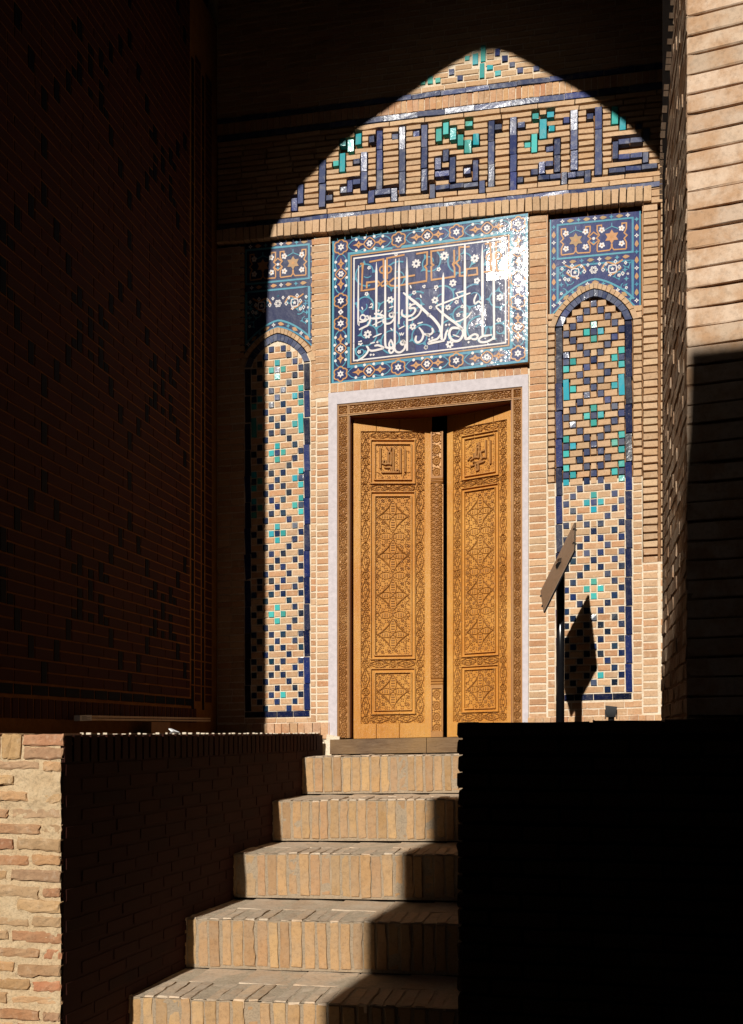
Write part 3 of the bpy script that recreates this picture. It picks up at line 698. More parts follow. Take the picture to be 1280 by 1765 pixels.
def flower(M_, parent, u, v, r, petals=5, mat=None, name='white_flower', rot=None, core=None):
    m = MB(); rot = random.random() if rot is None else rot
    pts = []
    for i in range(petals*6):
        a = rot+i*2*math.pi/(petals*6); rr = r*(.62+.38*abs(math.cos(petals*(a-rot)/2))**.7); pts.append((u+rr*math.sin(a), v+rr*math.cos(a)))
    M_.poly(m, pts, .0022, .001); o = m.build(name, mat or M_mwhite, parent)
    c = MB(); M_.disc(c, u, v, r*.30, 6, .0028); c.build('flower_core', core or M_ground, parent)
    return o
def zz(ox, oy, sc): return lambda x, y: uv(ox+x/sc, oy+y/sc)
ZA, ZB, ZC, ZD = zz(560, 380, 7.111), zz(730, 360, 6.737), zz(560, 510, 7.111), zz(730, 500, 6.737)
pU0, pU1, pV0, pV1 = -1.828, -.366, 2.622, 3.708
MP = Mosaic(FY+.000, -1.1, 3.16, tu=-.052, tv=.016)
# ground tiles, laid with hairline joints
backing = MB(); backing.prism([MP.P(u, v, -.004) for u, v in ((pU0-.004, pV0-.004), (pU1+.004, pV0-.004), (pU1+.004, pV1+.004), (pU0-.004, pV1+.004))], (0, .06, 0))
cp = backing.build('calligraphy_panel', M_mdark, fac, label='large cobalt mosaic panel with white calligraphy above the door')
us = [pU0, -1.71]+list(np.linspace(-1.71, -.49, 8))[1:]+[pU1]; vs_ = [pV0, 2.745]+list(np.linspace(2.745, 3.585, 6))[1:]+[pV1]
for i in range(len(us)-1):
    for j in range(len(vs_)-1):
        m = MB(); e = .0007; q = [(us[i]+e, vs_[j]+e), (us[i+1]-e, vs_[j]+e), (us[i+1]-e, vs_[j+1]-e), (us[i]+e, vs_[j+1]-e)]
        j0 = random.uniform(-.0004, .0004); a1, a2 = random.gauss(0, .03), random.gauss(0, .03); qc = ((us[i]+us[i+1])/2, (vs_[j]+vs_[j+1])/2)
        pts = [MP.P(u, v, j0+a1*(u-qc[0])*.35+a2*(v-qc[1])*.35) for u, v in q]; m.prism(pts, (0, .003, 0)); m.build('cobalt_tile', M_ground, cp)
# frames
ft_ = MB()
def rectline(mb, M_, u0, u1, v0, v1, w, lift=.0016):
    for (a0, b0), (a1, b1) in (((u0, v0), (u1, v0)), ((u1, v0), (u1, v1)), ((u1, v1), (u0, v1)), ((u0, v1), (u0, v0))):
        dx = (a1 > a0)-(a1 < a0); dy = (b1 > b0)-(b1 < b0); n = 6
        M_.ribbon(mb, [(a0-dx*w/2+(a1-a0+dx*w)*i/n, b0-dy*w/2*(.98)+(b1-b0+dy*w)*i/n) for i in range(n+1)], w, lift+.0001*abs(dx))
I0 = ZA(310, 400); I1 = ZC(310, 850)
iu0, iu1, iv0, iv1 = -1.683, -.497, 2.752, 3.568
rectline(ft_, MP, pU0+.010, pU1-.010, pV0+.010, pV1-.010, .016); rectline(ft_, MP, iu0-.012, iu1+.012, iv0-.012, iv1+.012, .017)
ft_.build('turquoise_frame', M_mturq, cp)
fo = MB(); rectline(fo, MP, iu0+.006, iu1-.006, iv0+.006, iv1-.006, .009, .003); fo.build('tan_frame', M_mtan, cp)
fw = MB(); rectline(fw, MP, iu0+.028, iu1-.028, iv0+.028, iv1-.028, .0095, .0022); fw.build('white_frame', M_mwhite, cp)
# lettering
def mapz(Z, pts): return [Z(x, y) for x, y in pts]
lw = MB()
def stroke(pts, w=.0155, smooth=True, taper=False):
    p = cat(pts, 5) if smooth and len(pts) > 2 else pts
    if len(p) == 2: p = [(p[0][0]+(p[1][0]-p[0][0])*t/6, p[0][1]+(p[1][1]-p[0][1])*t/6) for t in range(7)]
    n = len(p)
    if taper: MP.ribbon(lw, p, (lambda t: w*(min(1, .15+t*9) if t < .12 else 1.0)*(1.0-.25*t)), .0034+random.uniform(0, .0004))
    else: MP.ribbon(lw, p, (lambda t: w*(.55+.45*min(1, 6*t, 6*(1-t)+.3))), .0034+random.uniform(0, .0004))
A_ = lambda *p: mapz(ZA, p)
B_ = lambda *p: mapz(ZB, p)
C_ = lambda *p: mapz(ZC, p)
D_ = lambda *p: mapz(ZD, p)
stroke(A_((400,530))+C_((398,290),(412,305),(450,305),(505,290)), .012)
stroke(A_((622,495))+C_((622,370)), .017, False, True); stroke(A_((732,470))+C_((733,300),(736,590),(765,632),(805,640)), .014)
stroke(A_((860,460))+C_((852,300),(852,600),(835,640),(800,640)), .014); stroke(A_((903,455))+C_((903,345)), .016, False, True)
stroke(A_((1000,440))+C_((1005,675)), .018, False, True)
stroke(B_((228,745))+D_((222,300),(206,580)), .017, True, True); stroke(B_((480,410))+D_((482,300),(486,555),(515,580),(560,572)), .017, True)
stroke(B_((682,425))+D_((688,565)), .018, False, True); stroke(B_((812,385))+D_((822,600)), .017, False, True)
stroke(A_((955,880),(1050,960),(1130,1025))+C_((1270,235))+D_((60,290),(120,345),(180,425),(206,500),(214,590)), .018)
stroke(D_((245,600),(150,612),(60,628),(90,596),(160,575),(200,520)), .015)
stroke(D_((145,205),(200,260),(290,335),(380,402),(450,470),(460,530),(420,595),(360,605),(315,570),(300,510),(330,455),(400,455),(455,470)), .017)
stroke(D_((140,205),(165,185),(260,150),(400,98),(545,48)), .012); stroke(D_((370,48),(420,36),(470,24)), .011, False); stroke(D_((380,50),(400,85),(405,120)), .007)
stroke(C_((1130,95),(1060,110),(1035,150),(1090,150),(1105,185),(1065,235),(990,255),(940,225),(945,165)), .014)
stroke(C_((1005,300),(1080,285),(1150,230),(1182,160),(1170,110)), .013)
stroke(C_((795,200),(785,235),(815,255),(840,225),(815,198),(838,215),(845,270),(800,325),(745,335),(708,308),(712,272)), .013)
stroke(C_((545,230),(545,285),(520,345),(470,372),(408,402)), .013); stroke(C_((550,262),(600,268),(660,262),(715,245),(650,215),(595,208)), .014)
stroke(C_((430,230),(425,270),(465,285),(490,250),(460,220),(430,232)), .011); stroke(C_((490,250),(500,280),(525,270),(515,235),(490,240)), .010)
stroke(C_((380,790),(450,750),(510,690),(525,640),(500,605)), .013); stroke(C_((520,635),(560,665),(640,655),(712,632),(650,600),(600,606)), .014)
stroke(C_((806,528),(782,590),(800,632),(832,610),(806,535)), .012); stroke(C_((850,600),(838,670),(805,698),(782,668),(800,640)), .013)
stroke(C_((945,545),(925,575),(950,598),(978,570),(950,545),(980,590),(972,650),(920,692),(868,680),(855,645)), .014)
stroke(C_((1150,388),(1190,440),(1205,490),(1180,550),(1135,575),(1108,545),(1120,490)), .015); stroke(C_((1200,465),(1240,480),(1275,495))+D_((40,520),(80,520),(108,490),(98,445)), .014)
stroke(D_((470,345),(420,372),(375,378)), .010); stroke(D_((560,270),(520,320),(490,345)), .010)
stroke(D_((520,570),(560,545),(600,530),(632,550),(610,588),(560,585)), .014); stroke(D_((800,540),(750,548),(690,555),(645,590),(665,622),(730,622),(800,590),(812,560)), .014)
stroke(D_((620,60),(590,130),(600,175),(640,150),(680,180)), .012); stroke(D_((285,470),(262,510),(250,570),(225,600)), .014)
for Z, a, bb in ((ZC, (575, 352), (690, 300)), (ZC, (580, 500), (690, 455)), (ZC, (900, 405), (972, 368)), (ZC, (548, 575), (605, 562)), (ZC, (655, 230), (700, 170)), (ZC, (780, 140), (835, 122)), (ZC, (1130, 345), (1200, 325)), (ZC, (800, 390), (822, 420)), (ZC, (440, 120), (455, 155)), (ZC, (530, 130), (575, 128)), (ZC, (1035, 60-60), (1050, 40)), (ZA, (1040, 790), (1055, 830)), (ZA, (1165, 910), (1180, 950)), (ZD, (340, 530), (420, 560)), (ZB, (800, 470), (870, 455))): stroke([Z(*a), Z(*bb)], .0085, False)
for Z, pts in ((ZC, [(910, 450), (922, 480), (935, 455), (948, 480), (965, 450)]), (ZC, [(545, 100), (565, 82), (575, 105), (555, 125), (530, 132)]), (ZA, [(850, 398), (870, 392), (878, 412), (858, 420), (850, 400)])): stroke(mapz(Z, pts), .007)
for Z, x, y in ((ZC,555,715),(ZC,590,715),(ZC,637,560),(ZC,650,172),(ZD,65,580),(ZD,100,562),(ZD,262,415),(ZD,300,412),(ZD,610,410),(ZD,525,622),(ZC,1040,100)):
    MP.poly(lw, [(Z(x, y)[0]+.010*math.cos(k*math.pi/2), Z(x, y)[1]+.010*math.sin(k*math.pi/2)) for k in range(4)], .0034)
lw.build('white_lettering', M_mwhite, cp)
# orange kufic line
ko = MB()
for Z, pts in ((ZA, [(420,512),(452,506),(438,845),(600,825),(690,750),(755,700),(752,450),(970,412)]), (ZA, [(535,490),(708,460),(714,690),(800,790),(870,795),(1243,742),(1243,590),(1222,562),(1248,540),(1250,386),(1115,405)]), (ZA, [(502,818),(502,745),(640,730),(695,795),(760,765),(830,705),(1100,668)]), (ZB, [(240,478),(85,492),(90,638),(112,655),(88,672),(90,828),(362,795),(358,690),(338,650),(356,620),(354,482)]), (ZB, [(535,450),(415,455),(415,600),(352,650)]), (ZB, [(380,640),(420,690),(420,790),(495,788),(500,712),(622,700),(626,775),(515,788)]), (ZB, [(712,425),(776,413),(784,742),(700,750)]), (ZB, [(905,400),(840,405),(850,742),(940,735)])):
    q = mapz(Z, pts); r = []
    for a0, a1 in zip(q, q[1:]): r += [(a0[0]+(a1[0]-a0[0])*t/4, a0[1]+(a1[1]-a0[1])*t/4) for t in range(4)]
    MP.ribbon(ko, r+[q[-1]], .0115, .0026)
for Z, x, y in ((ZB, 765, 578), (ZB, 865, 565), (ZA, 700, 590), (ZA, 770, 590)):
    c = Z(x, y); MP.ribbon(ko, [(c[0]+.024*math.sin(k*.785), c[1]+.026*math.cos(k*.785)) for k in range(8)], .010, .0028, True)
ko.build('orange_kufic_band', M_morange, cp)
# turquoise scrolls
tv_ = MB()
def spiral(c, r, a0, turns=1.25, sgn=1, w=.0105, M_=MP, mb=None):
    p = []; n = 22
    for i in range(n+1):
        t = i/n; a = a0+sgn*t*turns*2*math.pi; rr = r*(1-.72*t); p.append((c[0]+rr*math.cos(a), c[1]+rr*math.sin(a)))
    M_.ribbon(mb or tv_, p, lambda t: w*(1-.4*t), .0016+random.uniform(0, .0003))
    for k in (4, 9, 14):
        a, b_ = p[k], p[k+1]; dx, dy = b_[0]-a[0], b_[1]-a[1]; m = math.hypot(dx, dy); nx, ny = -dy/m*sgn, dx/m*sgn; s = w*1.9
        M_.poly(mb or tv_, [(a[0], a[1]), (a[0]-nx*s*1.6+dx/m*s*1.2, a[1]-ny*s*1.6+dy/m*s*1.2), (a[0]+dx/m*s*1.5, a[1]+dy/m*s*1.5)], .0019)
sp_c = [(-1.56, 3.42, .10), (-1.33, 3.36, .12), (-1.08, 3.44, .09), (-.84, 3.42, .11), (-.63, 3.4, .09), (-1.58, 3.18, .08), (-1.40, 3.14, .09), (-1.18, 3.16, .08), (-.98, 3.16, .10), (-.76, 3.14, .10), (-.58, 3.12, .09), (-1.55, 2.97, .09), (-1.36, 2.90, .10), (-1.14, 2.90, .10), (-.92, 2.92, .09), (-.72, 2.90, .10), (-.57, 2.88, .07), (-1.6, 2.84, .05), (-1.25, 3.02, .07), (-.85, 3.02, .07), (-1.47, 3.04, .06)]
for i, (u, v, r) in enumerate(sp_c): spiral((u, v), r, random.uniform(0, 6.28), 1.15, 1 if i % 2 else -1)
tv_.build('turquoise_scrollwork', M_mturq, cp)
for Z, x, y, r, k in ((ZA,530,562,.014,5),(ZA,1115,525,.034,8),(ZA,500,885,.016,5),(ZA,1090,882,.017,5),(ZA,1212,810,.014,3),(ZA,795,965,.027,6),(ZB,240,550,.033,8),(ZB,175,705,.017,5),(ZB,595,590,.032,7),(ZB,340,870,.028,6),(ZB,145,915,.018,5),(ZB,900,460,.015,5),(ZB,620,850,.024,5),(ZB,890,810,.015,5),(ZC,515,460,.032,7),(ZC,1075,378,.026,6),(ZC,410,675,.015,5),(ZC,1238,638,.016,5),(ZC,425,565,.02,5),(ZD,132,122,.027,6),(ZD,80,205,.014,5),(ZD,385,150,.017,5),(ZD,405,300,.017,5),(ZD,450,205,.014,3),(ZD,305,640,.030,7),(ZD,28,670,.017,5),(ZD,890,105,.027,6),(ZD,285,210,.022,6),(ZD,875,370,.018,5)):
    c = Z(x, y); flower(MP, cp, c[0], c[1], r, k)
# border ornaments
bo = MB(); bt_ = MB(); bwm = MB()
def rosette(M_, parent, u, v, r=.055):
    m = MB(); pts = []
    for i in range(36):
        a = i*2*math.pi/36; rr = r*(.80+.20*abs(math.cos(3*a))); pts.append((u+rr*math.sin(a), v+rr*math.cos(a)))
    M_.ribbon(m, pts, r*.16, .0024, True); m.build('rosette', M_morange, parent); s = MB(); M_.star(s, u, v, r*.52, r*.30, 6, 0, .0024); s.build('white_star', M_mwhite, parent); c = MB(); M_.disc(c, u, v, r*.12, 6, .003); c.build('flower_core', M_ground, parent)
def seg_orn(M_, parent, u0, v0, u1, v1):
    dx, dy = u1-u0, v1-v0; L = math.hypot(dx, dy); ex, ey = dx/L, dy/L; nx, ny = -ey, ex
    pt = lambda s, t: (u0+ex*s*L+nx*t, v0+ey*s*L+ny*t)
    for s in (.31, .69): # orange lozenges
        M_.poly(bo, [pt(s-.105, 0), pt(s-.03, .010), pt(s, .028), pt(s+.03, .010), pt(s+.105, 0), pt(s+.03, -.010), pt(s, -.028), pt(s-.03, -.010)], .0022)
        M_.disc(bwmn, *pt(s, 0), .005, 6, .0028)
    for sg in (-1, 1):
        M_.ribbon(bo, cat([pt(.40, .0), pt(.43, .020*sg), pt(.5, .042*sg), pt(.57, .020*sg), pt(.60, 0)], 4), .0075, .002)
        M_.ribbon(bt_, cat([pt(.12, 0), pt(.2, .034*sg), pt(.32, .044*sg), pt(.42, .030*sg)], 4), .007, .0014); M_.ribbon(bt_, cat([pt(.88, 0), pt(.8, .034*sg), pt(.68, .044*sg), pt(.58, .030*sg)], 4), .007, .0014)
        for s in (.27, .73, .42, .58): q = pt(s, .040*sg if s in (.27, .73) else .046*sg); M_.disc(bwm, q[0], q[1], .0115, 6, .0024)
    flower(M_, parent, *pt(.5, 0), .024, 6)
bwmn = MB()
hx = [ZA(197, 315)[0]+.0, ZA(895, 220)[0], ZB(380, 260)[0], ZB(1100, 180)[0]]; bt_v = pV1-.071; bb_v = pV0+.071
vy = [bt_v, ZA(195, 960)[1], ZC(200, 315)[1], bb_v]; hx[0] = pU0+.071; hx[3] = pU1-.071
for u in hx:
    for v in (bt_v, bb_v): rosette(MP, cp, u, v)
for v in vy[1:3]:
    for u in (hx[0], hx[3]): rosette(MP, cp, u, v)
for u0, u1 in zip(hx, hx[1:]):
    for v in (bt_v, bb_v): seg_orn(MP, cp, u0+.0, v, u1, v)
for u in (hx[0], hx[3]):
    seg_orn(MP, cp, u, vy[0], u, vy[1]); seg_orn(MP, cp, u, vy[2], u, vy[3]); flower(MP, cp, u, (vy[1]+vy[2])/2, .02, 4)
bo.build('orange_ornament', M_morange, cp, kind='stuff'); bt_.build('turquoise_leafwork', M_mturq, cp, kind='stuff'); bwm.build('white_bud', M_mwhite, cp, kind='stuff'); bwmn.build('lozenge_core', M_ground, cp, kind='stuff')

# --- spandrel panels over the niches
def spandrel(u0, u1, vtop, vmid, vbox, uc, vapex, vcorner, dy, hwin):
    M_ = Mosaic(FY+.020, (u0+u1)/2, (vtop+vapex)/2, tu=.012, tv=-.010); N_ = 24
    def low(u): t = abs(u-uc)/((u1-u0)/2); return vcorner+(vapex-vcorner)*max(0, (1-t**1.5))**.80
    k = MB(); top_ = [(u0+(u1-u0)*i/N_, vtop) for i in range(N_+1)]; bot = [(u, low(u)) for u, _ in top_]
    for (a0, b0), (a1, b1), (c0, d0), (c1, d1) in zip(top_, top_[1:], bot, bot[1:]):
        q = [M_.P(a0, b0, 0), M_.P(a1, b1, 0), M_.P(c1, d1, 0), M_.P(c0, d0, 0)]; k.poly(q, .3)
    o = k.build('spandrel_panel', M_ground, fac)
    T = MB(); O = MB(); Wm = MB(); TN = MB(); e = .045
    # turquoise frames
    rectline(T, M_, u0+e+.01, u1-e-.01, vmid+.012, vtop-e, .012)
    M_.ribbon(T, [(u0+e+.01, low(u0+e)+.055), (u0+e+.01, vmid-.048), (u0+e+.06, vmid-.048)]+[(u1-e-.06, vmid-.048), (u1-e-.01, vmid-.048), (u1-e-.01, low(u1-e)+.055)], .012, .0017)
    M_.ribbon(T, [(u, low(u)+.055) for u in np.linspace(u0+e, u1-e, 21)], .012, .0018)
    M_.ribbon(T, [(u, low(u)+.007) for u in np.linspace(u0+.004, u1-.004, 25)], .010, .0016)
    M_.ribbon(T, [(u0+.005, vcorner), (u0+.005, vtop)], .008, .0016); M_.ribbon(T, [(u1-.005, vcorner), (u1-.005, vtop)], .008, .0016)
    # running border of stars and leaves
    def run(path):
        L = [0.]
        for a, b_ in zip(path, path[1:]): L.append(L[-1]+math.hypot(b_[0]-a[0], b_[1]-a[1]))
        n = max(3, int(L[-1]/.056)); 
        for i in range(n):
            s = (i+.5)/n*L[-1]; x = float(np.interp(s, L, [p[0] for p in path])); y = float(np.interp(s, L, [p[1] for p in path])); x2 = float(np.interp(s+.004, L, [p[0] for p in path])); y2 = float(np.interp(s+.004, L, [p[1] for p in path])); a = math.atan2(y2-y, x2-x)
            c, s_ = math.cos(a), math.sin(a); R = lambda p, q: (x+c*p-s_*q, y+s_*p+c*q)
            if i % 2: M_.poly(TN, [R(-.026, 0), R(-.006, .014), R(.010, .010), R(.027, 0), R(.010, -.010), R(-.006, -.014)], .002)
            elif i % 4 == 0:
                M_.star(Wm, x, y, .018, .008, 4, 0, .0022); M_.disc(C, x, y, .0045, 4, .003)
            else: M_.star(T, x, y, .018, .008, 4, 0, .002)
    C = MB()
    run([(u0+.028, low(u0+.03)+.03), (u0+.028, vtop-.03)]); run([(u1-.028, low(u1-.03)+.03), (u1-.028, vtop-.03)])
    run([(u0+.06, vtop-.022), (u1-.06, vtop-.022)]); run([(u0+.07, vmid-.018), (u1-.07, vmid-.018)]); run([(u, low(u)+.031) for u in np.linspace(u0+.05, u1-.05, 30)])
    # upper box: two eight-lobed stars in strapwork with four flowers each
    h = (vtop-e-vmid-.012); vm = vmid+.012+h/2; wbox = (u1-u0)-2*e-.02
    for sg in (-1, 1):
        cx = uc+sg*wbox*.24
        M_.star(TN, cx, vm, .052, .030, 6, 0, .0024); M_.star(O, cx, vm, .020, .008, 6, 0, .003)
        for a, b_ in ((-1, 1), (1, 1), (-1, -1), (1, -1)): flower(M_, o, cx+a*.068, vm+b_*.055, .022, 5, core=M_morange)
        for s2 in (-1, 1):
            M_.ribbon(O, [(cx+s2*.10, vm-.095), (cx+s2*.10, vm-.05), (cx+s2*.085, vm-.02), (cx+s2*.105, vm), (cx+s2*.085, vm+.02), (cx+s2*.10, vm+.05), (cx+s2*.10, vm+.09), (cx+s2*.07, vm+.09), (cx+s2*.07, vm+.07)], .0085, .002)
            M_.ribbon(O, [(cx, vm-.075+.0), (cx+s2*.015, vm-.095), (cx+s2*.10, vm-.098)], .0085, .0021)
            M_.ribbon(T, [(cx, vm+.075), (cx+s2*.045, vm+.055)], .006, .0016)
        M_.ribbon(T, [(cx, vm+.10), (cx, vm+.075)], .006, .0016)
        M_.ribbon(O, [(cx, vm-.05), (cx, vm-.085)], .012, .0022)
    M_.disc(Wm, uc, vm, .011, 8, .0024); M_.star(T, uc, vm-.03, .016, .008, 4, 0, .002)
    for s2 in (-1, 1): M_.ribbon(O, [(uc-.03, vm+s2*.02), (uc, vm+s2*.045), (uc+.03, vm+s2*.02)], .008, .0023)
    # lower spandrel: flowers and scrolls
    vl = (vmid-.048+vapex+.055)/2+.01
    for i in range(6): a = i*math.pi/3; M_.ribbon(Wm, [(uc+.007*math.sin(a), vl+.007*math.cos(a)), (uc+.024*math.sin(a+.25), vl+.024*math.cos(a+.25)), (uc+.027*math.sin(a+.5), vl+.027*math.cos(a+.5)), (uc+.024*math.sin(a+.8), vl+.024*math.cos(a+.8)), (uc+.007*math.sin(a+1.05), vl+.007*math.cos(a+1.05))], .0055, .0024)
    for sg in (-1, 1):
        M_.ribbon(Wm, [(uc+sg*.13+.028*math.sin(k*.785)*(1+.2*(k % 2)), vl-.005+.028*math.cos(k*.785)*(1+.2*(k % 2))) for k in range(8)], .007, .0024, True)
        M_.star(Wm, uc+sg*.13, vl-.005, .016, .008, 5, 0, .0025)
        for (a, b_, r_) in ((.065, -.005, .013), (.085, .035, .010), (.175, .005, .012), (.15, .045, .013), (.20, -.045, .013), (.04, .04, .010), (.22, .03, .010), (.115, -.045, .010)):
            M_.ribbon(Wm, [(uc+sg*a, vl+b_+r_), (uc+sg*a-r_*.8, vl+b_), (uc+sg*a, vl+b_-r_), (uc+sg*a+r_*.8, vl+b_)], .0055, .0024, True)
        M_.ribbon(O, cat([(uc+sg*.055, vl+.0), (uc+sg*.09, vl+.045), (uc+sg*.15, vl+.03), (uc+sg*.20, vl+.055)], 5), .010, .002)
        M_.ribbon(O, cat([(uc+sg*.10, vl-.05), (uc+sg*.15, vl-.035), (uc+sg*.19, vl+.0)], 5), .009, .0019)
        M_.star(T, uc+sg*.215, vl-.02, .022, .008, 4, 0, .002); M_.star(T, uc, vl+.055, .014, .006, 4, 0, .002); M_.star(T, uc+sg*.225, vl-.085, .02, .008, 4, 0, .002)
    for sg in (-1, 1):
        for (a, b_, r_) in ((.17, -.06, .035), (.10, .015, .03), (.21, -.14, .025), (.23, .02, .025)): spiral((uc+sg*a, vl+b_), r_, random.uniform(0, 6.28), 1.1, sg, .006, M_, T)
        for (a, b_, r_) in ((.175, -.055, .013), (.225, -.15, .011), (.235, -.05, .009)): flower(M_, o, uc+sg*a, vl+b_, r_, 5)
    T.build('turquoise_frame', M_mturq, o, kind='stuff'); O.build('orange_strapwork', M_morange, o); Wm.build('white_ornament', M_mwhite, o, kind='stuff'); TN.build('tan_leaf', M_mtan, o, kind='stuff'); C.build('star_core', M_ground, o, kind='stuff')
spandrel(-.215, .414, 3.665, 3.362, 3.3, .091, 3.150, 2.925, 0, .3)
spandrel(-2.55, -1.945, 3.715, 3.41, 3.3, -2.243, 3.078, 2.86, 0, .3)
# brick arch bands tying spandrel to ring are the 'arch_brick' pieces; side reveals of the niche recess
b = MB()
for u in (-.231, .426): sheet(b, u-.003, u+.003, 2.90, 3.71, FY-.001)
b.build('recess_edge', M_low, fac)
for pl in (bk, bw, bs, gb, gt): pl.done()

# plaster surround of the doorway
ps = MB()
def ring(mb, o, i, y0, y1):
    # o/i = (u0,u1,v0,vtL) outer and inner rectangles, open at the foot
    (a0, a1, b0, b1), (c0, c1, d0, d1) = o, i
    for q in ([(a0, b0), (c0, d0), (c0, d1), (a0, b1)], [(c1, d0), (a1, b0), (a1, b1), (c1, d1)], [(a0, b1), (c0, d1), (c1, d1), (a1, b1)]):
        mb.prism([W(u, v, y0) for u, v in q], (0, y1-y0, 0))
ring(ps, (-1.842, -.366, -.02, 2.548), (-1.775, -.408, -.02, 2.462), FY-.010, FY+.08); ps.build('plaster_surround', M_plaster, fac)
b = MB(); b.prism([W(u, v, FY-.03) for u, v in ((-1.86, -.16), (-1.76, -.16), (-1.75, -.02), (-1.85, .0))], (0, .1, 0)); b.build('mortar_patch', M_mlime, fac)

# ------------------------------------------------------------------ carved door
door = empty('carved_door', 'honey coloured carved wooden double door standing slightly ajar', 'door', (-1.1, FY, E))
class HF:      # height field carving
    def __init__(s, w, h, res): s.w, s.h, s.nx, s.nz = w, h, int(w/res)+1, int(h/res)+1; s.x = np.linspace(0, w, s.nx)[None, :]; s.z = np.linspace(0, h, s.nz)[:, None]; s.H = np.zeros((s.nz, s.nx))
    def win(s, x0, x1, z0, z1):
        i0 = max(0, int(x0/s.w*(s.nx-1))); i1 = min(s.nx, int(x1/s.w*(s.nx-1))+2); j0 = max(0, int(z0/s.h*(s.nz-1))); j1 = min(s.nz, int(z1/s.h*(s.nz-1))+2)
        return slice(j0, j1), slice(i0, i1), s.x[:, i0:i1], s.z[j0:j1]
    def mesh(s, name, mat, parent, place, smooth=False):
        X = np.broadcast_to(s.x, s.H.shape); Z = np.broadcast_to(s.z, s.H.shape)
        V = place(X.ravel(), s.H.ravel(), Z.ravel())
        idx = np.arange(s.nx*s.nz).reshape(s.nz, s.nx); q = np.stack([idx[:-1, :-1], idx[:-1, 1:], idx[1:, 1:], idx[1:, :-1]], -1).reshape(-1, 4)
        return link(name, npmesh(name, V, q, .5, smooth), mat, parent)
def ridge(d, w): return np.clip(1-np.abs(d)/w, 0, 1)
DEP = .022
def scrollfill(x, z, s=1.):          # fine leafy carving
    a = np.sin(x*255*s+1.9*np.sin(z*120*s))*np.sin(z*245*s+1.9*np.sin(x*140*s)); return np.clip(-.05+2.4*a, 0, 1)
def carve_band(f, x0, x1, z0, z1, vertical, nodes):
    sj, si, x, z = f.win(x0, x1, z0, z1); m = (x >= x0) & (x <= x1) & (z >= z0) & (z <= z1)
    c = (x0+x1)/2 if vertical else (z0+z1)/2; hw = ((x1-x0) if vertical else (z1-z0))/2
    along, across = (z, x-c) if vertical else (x, z-c)
    h = .75*scrollfill(x, z, 1.05)
    edge = np.clip((np.abs(across)-hw*.90)/(hw*.08), 0, 1)*.85
    for n0, n1 in zip(nodes, nodes[1:]):
        L = n1-n0; s = (along-n0)/L; inside = (s > 0) & (s < 1)
        env = hw*.82*np.sqrt(np.clip(np.sin(np.clip(s, 0, 1)*np.pi), 0, 1))*np.clip(.55+.45*np.cos((s-.5)*6.283*1), .35, 1)
        h = np.where(inside, np.maximum(h, ridge(np.abs(across)-env, hw*.17)), h)
        h = np.where(inside, np.maximum(h, .9*ridge(np.hypot(across/(hw*.30), (s-.5)/(.13))-1, .35)), h)
        h = np.where(inside, np.maximum(h, .8*ridge(across, hw*.10)*(np.abs(s-.5) < .36)*(np.abs(s-.5) > .15)), h)
    for n0 in nodes:
        r = np.hypot(across, along-n0); R = hw*.86; ang_ = np.arctan2(across, along-n0); d = r < R*1.12
        rs = np.maximum(ridge(r-R*.92, R*.16), .9*np.clip(1.3-np.abs(r-R*.48)/(R*.30), 0, 1)*(np.cos(6*ang_) > -.2)*(r < R*.8)); rs = np.maximum(rs, ridge(r, R*.22))
        h = np.where(d, rs, h)
    f.H[sj, si] = np.where(m, -DEP*(1-h), f.H[sj, si])
def carve_frame(f, x0, x1, z0, z1, w):
    sj, si, x, z = f.win(x0, x1, z0, z1); m = (x >= x0) & (x <= x1) & (z >= z0) & (z <= z1); d = np.minimum(np.minimum(x-x0, x1-x), np.minimum(z-z0, z1-z)); inn = m & (d < w)
    t = d/w; flat = (t < .22) | (t > .74); cable = .45+.45*np.sin((x+z)*420)*np.ones_like(d)
    h = np.where(flat, 1.25, .35*cable+.1); h = np.where((t > .95) | (t < .03), .2, h)
    f.H[sj, si] = np.where(inn, -DEP*(1-h), f.H[sj, si])
